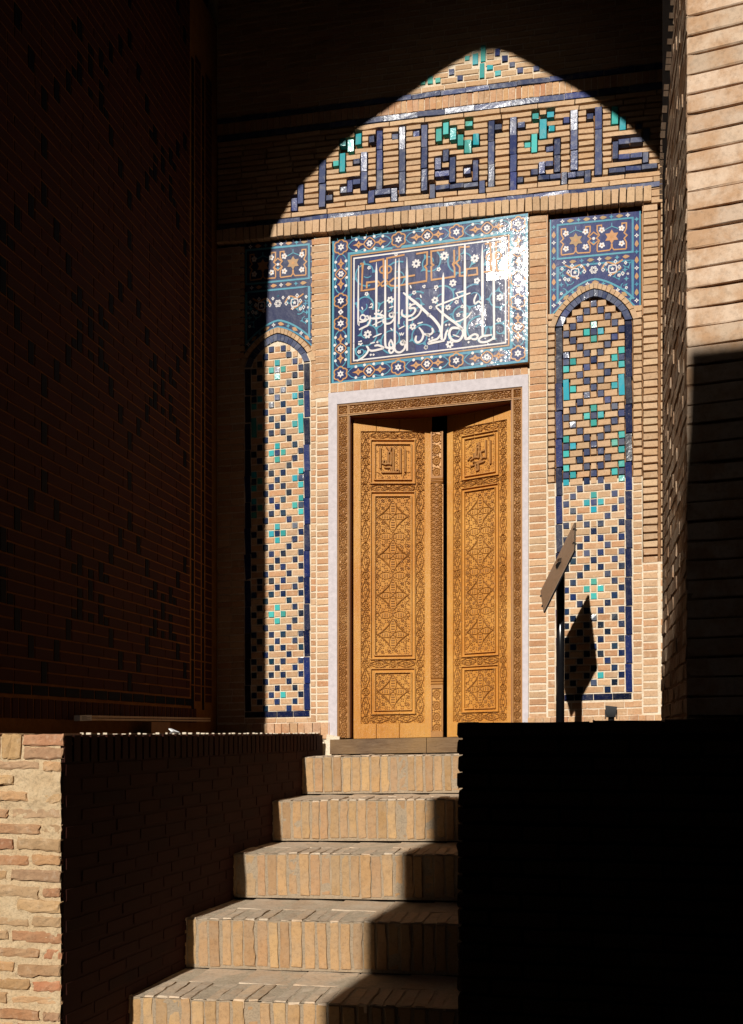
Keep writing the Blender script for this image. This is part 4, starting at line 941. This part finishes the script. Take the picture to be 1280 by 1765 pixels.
def carve_panel(f, x0, x1, z0, z1, centres, per, letters=None):
    sj, si, x, z = f.win(x0, x1, z0, z1); m = (x >= x0) & (x <= x1) & (z >= z0) & (z <= z1); xc_ = (x0+x1)/2; hw = (x1-x0)/2; X = x-xc_
    h = .92*scrollfill(x, z, .92)
    if letters is None:
        for zc in centres:
            Z = z-zc; a, bb = hw*.90, per*.40
            f1 = (np.abs(X/a)**.82+np.abs(Z/bb)**.82); reg = (np.abs(Z) < bb*1.15)
            h = np.where(reg & (f1 < 1.0), np.maximum(h*.75, .0), h)
            h = np.maximum(h, np.where(reg, 1.15*ridge(f1-1, .15), 0))
            for k, (ax, az, L_, Wd) in enumerate(((0, 1, per*.20, hw*.20), (0, -1, per*.20, hw*.20), (1, 0, hw*.40, per*.075), (-1, 0, hw*.40, per*.075))):
                u_ = X*ax+Z*az; v_ = X*az-Z*ax; s_ = (u_-L_*1.0)/L_; w_ = Wd*(1-np.clip(s_, -1, 1)**2)**.7; ins = np.abs(s_) < 1
                h = np.where(ins & (np.abs(v_) < w_), .15+.75*(np.sin(u_*330) > .1)*(np.abs(v_) < w_*.55), h)
                h = np.maximum(h, np.where(ins, 1.05*ridge(np.abs(v_)-w_, .0062), 0))
            h = np.maximum(h, ridge(np.hypot(X, Z), hw*.09))
            for sg in (-1, 1):
                h = np.maximum(h, ridge(np.hypot(X-sg*hw*1.12, (Z-0)*.9)-hw*.22, .0045)*1.)
                for zz_ in (-.5, .5):
                    h = np.maximum(h, ridge(np.hypot(X-sg*hw*1.15, Z-zz_*per*.58)-hw*.42, .0048))
        for zc in [(p+q)/2 for p, q in zip(centres, centres[1:])]:
            Z = z-zc
            for ax in (-1, 1):
                u_ = X*ax; s_ = (u_-hw*.40)/(hw*.38); w_ = per*.085*(1-np.clip(s_, -1, 1)**2)**.6; ins = np.abs(s_) < 1
                h = np.where(ins & (np.abs(Z) < w_), .15+.7*(np.sin(u_*330) > .1)*(np.abs(Z) < w_*.55), h); h = np.maximum(h, np.where(ins, ridge(np.abs(Z)-w_, .0062), 0))
                h = np.maximum(h, ridge(np.hypot(X-ax*hw*.88, Z)-hw*.09, .005))
            h = np.maximum(h, ridge(X, .005)*(np.abs(Z) < per*.10))
    else:
        h = h*.85
        for sgx in (-1, 1):
            for sgz in (-1, 1): h = np.maximum(h, ridge(np.hypot(X-sgx*hw, (z-(z0+z1)/2)-sgz*hw)-hw*.42, .005))
        for pts in letters:
            P = [(xc_+p*hw, (z0+z1)/2+q*(z1-z0)/2) for p, q in pts]
            for (ax, az), (bx, bz) in zip(P, P[1:]):
                L2 = (bx-ax)**2+(bz-az)**2+1e-12; t = np.clip(((x-ax)*(bx-ax)+(z-az)*(bz-az))/L2, 0, 1); d = np.hypot(x-ax-t*(bx-ax), z-az-t*(bz-az))
                h = np.maximum(h, np.clip((.0105-d)/.0035, 0, 1.4)); h = np.where((d > .0095) & (d < .0145) & (h < 1), h*.35, h)
    f.H[sj, si] = np.where(m, -DEP*(1.15-h), f.H[sj, si])
PXH = .004365
def T(y): return (1270.5-y)*PXH
LET_L = [[(-.72, .78), (-.72, -.36)], [(-.10+.12, .78), (.02, -.60)], [(.45, .78), (.45, -.62), (-.62, -.62)], [(.70, .70), (.70, -.58)], [(-.34, .85), (-.18, .62), (-.10, .85)], [(-.28, .55), (-.28, -.08), (-.12, -.16), (-.10, .50), (-.20, .60), (-.28, .52)], [(-.55, .08), (-.60, -.10), (-.42, -.16), (-.40, .04), (-.50, .10)], [(-.42, -.14), (-.25, -.12)], [(-.45, -.34), (-.12, -.34), (-.08, -.55)], [(.15, -.55), (.25, -.42), (.38, -.55)]]
LET_R = [[(.72, .70), (.72, -.55)], [(.42, .75), (.42, -.18), (.20, -.15)], [(.42, .25), (.05, .18), (.15, -.20)], [(-.20, .55), (-.05, .72), (-.02, .50), (-.18, .45)], [(-.20, .45), (-.25, -.05), (-.08, -.12), (-.02, .40), (-.12, .45)], [(-.62, -.18), (-.35, -.08), (-.28, .15), (-.42, .12), (-.38, -.08), (-.20, -.08)], [(-.62, -.02), (-.80, -.15)], [(.15, -.20), (-.02, -.35), (.30, -.38), (-.60, -.52)], [(-.45, -.30), (-.15, -.36)], [(-.28, -.48), (-.22, -.82), (-.08, -.80), (-.10, -.50)]]
def make_leaf(mirror, Wd, hinge, ang_deg, letters, label):
    res = .0028; f = HF(Wd, 2.50, res); k = Wd/.582
    a = [0, .055, .122, .162, .420+.0, .460, .527, .582]
    a = [v*k for v in a]
    zb = [T(1245), T(1230), T(1220.5), T(1158.7), T(1149.5), T(1135), T(1124.5), T(853.6), T(844.5), T(832), T(824), T(763), T(754.5), T(741)]
    f.H[:, :] = 0
    side_nodes = [T(y) for y in (1238, 1190, 1142.5, 1091, 1040, 989.5, 939, 888, 838, 793, 747.5)]
    mid = (a[3]+a[4])/2
    carve_band(f, a[1], a[2], zb[0], zb[13], True, side_nodes); carve_band(f, a[5], a[6], zb[0], zb[13], True, side_nodes)
    for z0, z1 in ((zb[0], zb[1]), (zb[4], zb[5]), (zb[8], zb[9]), (zb[12], zb[13])): carve_band(f, a[2], a[5], z0, z1, False, [a[2]-.034, mid, a[5]+.034])
    for z0, z1 in ((zb[1], zb[4]), (zb[5], zb[8]), (zb[9], zb[12])): carve_frame(f, a[2], a[5], z0, z1, .040*k)
    w = .040*k
    carve_panel(f, a[2]+w, a[5]-w, zb[1]+w, zb[4]-w, [(zb[1]+zb[4])/2], .30); carve_panel(f, a[2]+w, a[5]-w, zb[5]+w, zb[8]-w, [T(1091.5), T(1023.5), T(955.5), T(887.5)], .297)
    carve_panel(f, a[2]+w, a[5]-w, zb[9]+w, zb[12]-w, [], .3, [[(p, q) for p, q in s] for s in ([[(-p, q) for p, q in s] for s in letters] if mirror else letters)])
    for cx, t0 in ((.170, 0.), (.340, 0.)):       # shrinkage cracks between the boards
        cx = cx*k; i = int(cx/Wd*(f.nx-1)); zz_ = f.z[:, 0]; open_ = (zz_ < .40) | (zz_ > 1.95); f.H[open_, i:i+1] = -.022
    f.H += rng.normal(0, .00025, f.H.shape)
    A = math.radians(ang_deg); hx_, hy = hinge; sg = -1 if mirror else 1
    f_region = True
    def place(x, h, z):
        # x from the hinge side; the leaf swings inwards
        X = hx_+sg*(x*math.cos(A)+0*h)+sg*h*0; Y = hy+x*math.sin(A)
        nx, ny = (math.sin(A)*sg, -math.cos(A)); X = X+nx*h; Y = Y+ny*h; Z = E-.037+z+.02*(X+1.1)+z*0
        return np.stack([X, Y, Z], -1)
    o = f.mesh('door_leaf', M_door, door, place)
    xm = (f.x[0, :-1]+f.x[0, 1:])/2; zm = (f.z[:-1, 0]+f.z[1:, 0])/2; XX, ZZ = np.meshgrid(xm, zm)
    m = (XX > a[1]) & (XX < a[6]) & (ZZ > zb[0]) & (ZZ < zb[13])
    for z0, z1 in ((zb[1], zb[4]), (zb[5], zb[8]), (zb[9], zb[12])):
        dd = np.minimum(np.minimum(XX-a[2], a[5]-XX), np.minimum(ZZ-z0, z1-ZZ)); tt = dd/w; m &= ~((dd > 0) & (dd < w) & ((tt < .24) | (tt > .72)))
    for pts in []: pass
    o.data.materials.append(M_carved); o.data.polygons.foreach_set('material_index', m.ravel().astype(np.int32))
    if mirror: o.data.flip_normals()
    o['label'] = label
    # board behind and edges
    b = MB(); p0 = Vector((hx_, hy, 0)); d = Vector((sg*math.cos(A), math.sin(A), 0)); nn_ = Vector((-math.sin(A)*sg, math.cos(A), 0))
    q = [p0+nn_*.013, p0+d*Wd+nn_*.013, p0+d*Wd+nn_*.05, p0+nn_*.05]; b.prism([(v.x, v.y, E-.037) for v in q], (0, 0, 2.5))
    for (s0, s1) in ((-.0005, .0), (Wd, Wd+.0005)):
        q = [p0+d*s0-nn_*.000, p0+d*s1-nn_*.000, p0+d*s1+nn_*.05, p0+d*s0+nn_*.05]; b.prism([(v.x, v.y, E-.037) for v in q], (0, 0, 2.5))
    q = [p0-nn_*-.0005, p0+d*Wd+nn_*.0005, p0+d*Wd+nn_*.014, p0+nn_*.014]; b.prism([(v.x, v.y, E-.038) for v in q], (0, 0, .001)); b.build('leaf_board', M_door, o)
    return p0, d, nn_, o
LA = 16.
p0, d0, n0, leafL = make_leaf(False, .592, (-1.668, FY+.078), LA, LET_L, 'left leaf carrying the centre post')
pR, dR, nR, leafR = make_leaf(True, .530, (-.480, FY+.088), 18., LET_R, 'right leaf swung further inwards')
# centre post fixed to the left leaf
f = HF(.098, 2.30, .0026); z = f.z; x = f.x; xc_ = .049
round_ = np.sqrt(np.clip(1-((x-xc_)/.050)**2, 0, 1))*.022
weave = scrollfill(x*np.ones_like(z), z*np.ones_like(x), .85)
H = round_+.013*(np.maximum(weave*.7, ridge(np.sin(z*95+(x-xc_)*60), .25)*.6+ridge(np.sin(z*95-(x-xc_)*60), .25)*.6)-1)
zt1, zt0 = T(824), T(737); zb1 = T(1180)
flat = (z > zt1) | (z < zb1)
X = np.abs(x-xc_); mh = .006*np.ones_like(H)+.0+np.where(X > .038, .004, -.015*(1-scrollfill(x*np.ones_like(z), z*np.ones_like(x), .8)))
for cz in [zt1+.05+i*.085 for i in range(5)]+[.07+i*.085 for i in range(4)]:
    r = np.hypot(x-xc_, (z-cz)*.9); mh = np.where(r < .032, -.003+.009*ridge(r-.026, .006)+.008*ridge(r-.010, .006), mh)
mh = np.where((z < zt1+.02) & (z > zt1), .010, mh); mh = np.where((z > zb1-.03) & (z < zb1), .010, mh); mh = np.where(z < .045, .006, mh)
H = np.where(flat, mh, H); H = np.where((z < zt1) & (z > zt1-.035), .012+.004*np.sin(z*500), H); H = np.where((z > zb1) & (z < zb1+.05), .010+.006*np.sin(z*300), H)
f.H = H
base = Vector((p0.x, p0.y, 0))+d0*(.592-.012)-n0*.012
def pp(x, h, z):
    X = base.x+x*d0.x*.97-n0.x*h; Y = base.y+x*math.sin(math.radians(3))-n0.y*h; return np.stack([X, Y, E-.037+z+.02*(X+1.1)], -1)
post = f.mesh('centre_post', M_carved, door, pp)
b = MB(); q = [base+Vector((.0, .004, 0)), base+Vector((.0945, .009, 0)), base+Vector((.0945, .06, 0)), base+Vector((0, .06, 0))]; b.prism([(v.x, v.y, E-.035) for v in q], (0, 0, 2.3)); b.build('post_body', M_door, post)
# frame: carved architrave, left, right and head
def architrave(length, width, lab, place, cable=True):
    f = HF(width, length, .0030); c0, c1 = width*.16, width*.80
    carve_band(f, c0, c1, .0, length, True, list(np.arange(.03, length, .115)))
    x = f.x; f.H = np.where((x < width*.10), .006, f.H); f.H = np.where((x > width*.84) & (x < width*.93), .003, f.H); f.H = np.where(x > width*.93, -.006, f.H); f.H = f.H*.62
    return f.mesh('door_frame', M_frame, door, place, False)
uL0, uL1, uR0, uR1, vT1, vT0 = -1.777, -1.684, -.486, -.406, 2.462, 2.375
def W3(u, h, v):
    sv = np.interp(v, *SV); return np.stack([u, FY+.002-h, E+v+sv*(u+1.1)], -1)
oL = architrave(vT1+.03, uL1-uL0, '', lambda x, h, z: W3(uL0+x, h, z-.03))
oR = architrave(vT1+.03, uR1-uR0, '', lambda x, h, z: W3(uR1-x, h, z-.03)); oR.data.flip_normals()
oT = architrave(uR1-uL0, vT1-vT0, '', lambda x, h, z: W3(uL0+z, h+.0008, vT1-x)); oT.data.flip_normals()
for o, l_ in ((oL, 'left upright of the carved frame'), (oR, 'right upright of the carved frame'), (oT, 'carved head of the frame')): o['label'] = l_
b = MB()
for u0, u1, v0, v1 in ((uL0+.003, uL1+.004, -.03, vT1-.003), (uR0-.004, uR1-.003, -.03, vT1-.003), (uL1, uR0, vT0-.004, vT1-.004)):
    b.prism([W(u0, v0, FY+.016), W(u1, v0, FY+.016), W(u1, v1, FY+.016), W(u0, v1, FY+.016)], (0, .19, 0))
b.build('frame_body', mat_plain('dark_red_wood', S(120, 50, 24, .7), .5), door)
# room behind, closed and dark
b = MB(); b.box((-2.3, 9.6, E-.3), (.1, 9.7, E+3)); b.box((-2.4, FY+.28, E-.3), (-2.3, 9.7, E+3)); b.box((.1, FY+.28, E-.3), (.2, 9.7, E+3)); b.box((-2.4, FY+.28, E+3), (.2, 9.7, E+3.1)); b.box((-2.3, FY+.06, E-.32), (.1, 9.7, E-.10))
b.build('inner_room', M_core, fac)
# threshold
th = MB(); v0, v1 = -.148, -.040
for u0, u1 in ((-1.815, -1.095), (-1.091, -.42)):
    th.prism([W(u0, v0, FY-.07), W(u1, v0, FY-.07), W(u1, v1, FY-.065), W(u0, v1, FY-.065)], (0, .20, 0))
th.build('threshold', M_sill, door)

# ------------------------------------------------------------------ sign on a pole, floodlight, things on the left plinth
def at(px, py, Y):
    X, Z = onY(px, py, Y); return Vector((X, Y, E+Z))
sign = empty('sign_post', 'tilted flat sign board on a black pole before the right niche', 'sign', at(964, 1240, 6.25))
A, B_2, C_2 = at(991, 902, 6.42), at(933, 1020, 6.44), at(938, 1055, 5.95); D_2 = at(990, 950, 5.93)
nrm = (B_2-A).cross(D_2-A).normalized()
b = MB(); b.prism([A, B_2, D_2], nrm*.008); b.prism([B_2, C_2, D_2], nrm*.008); b.build('sign_board', M_sign, sign)
b = MB()
for P, Q in ((A, B_2), (B_2, C_2), (C_2, D_2), (D_2, A)):
    n_ = (Q-P).normalized()
    b.tube([P, Q], .006, 6)
b.build('board_rim', M_pole, sign)
cen = (A+C_2)/2; pole_t = at(966, 968, 6.25); pole_b = Vector((pole_t.x-.004, 6.25, RT-.02))
b = MB(); b.tube([pole_b, pole_t], .026, 20); b.build('pole', M_pole, sign, smooth=True)
b = MB(); b.tube([pole_t, cen+(pole_t-cen)*.35, cen], [.026, .024, .03], 12); b.build('bracket', M_pole, sign)
b = MB()
for t in (.25, .75):
    for P, Q in ((A, D_2), (B_2, C_2)): q = P+(Q-P)*t; b.tube([q-nrm*.010, q+nrm*.014], .007, 6)
b.build('board_bolt', M_black, sign)
fl_o = empty('floodlight', 'small black floodlight standing on the plinth before the right niche', 'lamp', at(1053, 1238, 5.4))
c = at(1053, 1238, 5.4); b = MB(); b.box((c.x-.03, c.y-.03, RT-.002), (c.x+.03, c.y+.03, RT+.016)); b.tube([(c.x, c.y, RT+.01), (c.x, c.y, RT+.05)], .016, 8); b.build('base', M_black, fl_o)
b = MB(); z0 = RT+.04; b.prism([(c.x-.026, c.y-.03, z0), (c.x+.022, c.y-.03, z0), (c.x+.030, c.y-.03, z0+.055), (c.x-.030, c.y-.03, z0+.062)], (0, .06, 0)); b.build('lamp_housing', M_black, fl_o)
b = MB(); b.box((c.x-.033, c.y-.008, z0-.01), (c.x-.028, c.y+.008, z0+.04)); b.box((c.x+.026, c.y-.008, z0-.01), (c.x+.031, c.y+.008, z0+.04)); b.build('yoke', M_black, fl_o)
bx = SX+.05; ya_, za = onX(128, 1238, bx); yb_, zb_ = onX(356, 1241, bx)
bt = empty('batten', 'long thin metal batten propped on card by the shaded side wall', 'batten', (bx, ya_, E+PT))
for dz in (0, -.016):
    b = MB(); b.prism([(bx, ya_+.12, E+za+.006+dz), (bx, yb_, E+zb_+.006+dz), (bx, yb_, E+zb_+.016+dz), (bx, ya_+.12, E+za+.018+dz)], (.03, 0, 0)); b.build('rail', M_alu, bt)
b = MB(); b.prism([(bx-.002, ya_, E+za-.014), (bx-.002, ya_+.13, E+za-.010), (bx-.002, ya_+.13, E+za+.020), (bx-.002, ya_, E+za+.016)], (.036, 0, 0)); lb = b.build('end_label', M_paper, bt)
b = MB()
for k in range(4): b.box((bx+.034, ya_+.02, E+za-.008+k*.006), (bx+.0352, ya_+.02+[.09, .06, .085, .05][k], E+za-.006+k*.006))
b.build('label_print', M_ink, lb)
y1_, z1_ = onX(248, 1243, bx); y2_, _ = onX(281, 1253, bx)
b = MB(); b.box((bx-.01, y1_, E+PT), (bx+.05, y2_, E+z1_-.004)); b.build('card_block', M_card, bt)
c = at(299, 1259, 5.6); pp_ = MB(); pp_.prism([(c.x-.03, 5.6, zt-.002), (c.x+.025, 5.62, zt-.001), (c.x+.03, 5.6, zt+.006), (c.x+.005, 5.59, zt+.012), (c.x-.028, 5.6, zt+.03), (c.x-.034, 5.6, zt+.026), (c.x-.012, 5.59, zt+.010)], (.004, .018, 0))
o = pp_.build('paper_scrap', M_paper); o['label'] = 'crumpled white paper scrap lying on the left plinth edge'; o['category'] = 'litter'

# ------------------------------------------------------------------ the building across the lane, behind the lens: its roofline shades the foot of the stairs
opp = empty('opposite_building', 'plain brick building across the lane behind the viewer with a stepped roofline', 'building', (2, -3, 0))
OY = -2.6
def occ(X, Y, Z): t = Y-OY; return X-.12*t, Z+.50*t
e0 = occ(-.95, 6.0, 0)[0]
def occj(px, py, X=JX): y, z_ = onX(px, py, X); return occ(X, y, z_)
front_z = occ(JX, PY, onY(1190, 600, PY)[1]); right_z = occ(.66, PY-.05, onY(1280, 589, PY-.05)[1])
pts = [(e0, 0-E), (e0, occ(0, 6.1, -.28)[1])]
j1, j2, j3, j4, j5 = occj(1142, 1180), occj(1146, 1160), occj(1165, 1105), occj(1170, 1000), occj(1180, 800)
pts += [(j1[0]-.10, pts[-1][1]), (j1[0], j1[1]), (j2[0], j2[1]), j3, j4, j5, (front_z[0]-.012, front_z[1]), (right_z[0], right_z[1]), (.35, right_z[1]+.02), (.35, 11), (14, 11), (14, -E)]
b = MB(); b.prism([(x, OY, z+E) for x, z in pts], (0, -.35, 0)); b.build('front_wall', M_core, opp)  # roofline follows the cast shadows; tall right side added to cut sky light
print('occ', [(round(x, 2), round(z, 2)) for x, z in pts])
opl = empty('lane_sky_block', 'added unseen tall mass to the left behind the viewer, blocking sky light', 'building', (-9, -6, 0))
b = MB(); b.prism([(-14, OY, 0), (-3.9, OY, 0), (-7.5, -32, 0), (-14, -32, 0)], (0, 0, 26)); b.build('sky_block_wall', M_core, opl)  # added mass beside the sunbeam, keeps sky light off the bay
opr = empty('lane_sky_block', 'added unseen tall mass to the right behind the viewer, blocking sky light', 'building', (9, -6, 0))
b = MB(); b.prism([(14, OY-.4, 0), (.5, OY-.4, 0), (-2.8, -32, 0), (14, -32, 0)], (0, 0, 26)); b.build('sky_block_wall', M_core, opr)  # matching added mass on the right, also only there to hide sky
ope = empty('lane_end_sky_block', 'added unseen mass across the far lane end behind the viewer, blocking low sky', 'building', (-5, -32, 0))
b = MB(); b.box((-7.5, -33, 0), (-2.8, -32, 17.9)); b.build('sky_block_wall', M_core, ope)  # added block, as tall as the sunbeam allows, to hide low sky
pas = empty('lane_sky_cover', 'added unseen sky-blocking passage over the lane in front of the portal', 'enclosure', (0, 0, 0))
b = MB(); b.box((-4.4, OY, 0), (-3.95, PY+.01, 11.5+E)); b.box((3.5, OY-.1, 0), (3.9, PY+.01, 11.5+E)); b.build('sky_cover_wall', M_core, pas, kind='stuff')  # added unseen walls that keep sky fill out of the shade
b = MB(); b.box((-4.4, OY-.3, 10.9+E), (3.9, PY+.31, 11.4+E)); b.box((-3.95, OY-.36, 9.95+E), (.6, OY-.01, 10.95+E)); b.prism([(-3.95, OY-.36, 9.96+E), (-3.95, OY-.36, 8.9+E), (-2.9, OY-.36, 9.96+E)], (0, .3, 0)); b.prism([(.6, OY-.36, 9.96+E), (-.9, OY-.36, 9.96+E), (.6, OY-.36, 8.7+E)], (0, .3, 0))
b.build('sky_cover_roof', M_core, pas)  # added roof and corner wedges, leaving sky only around the sunbeam
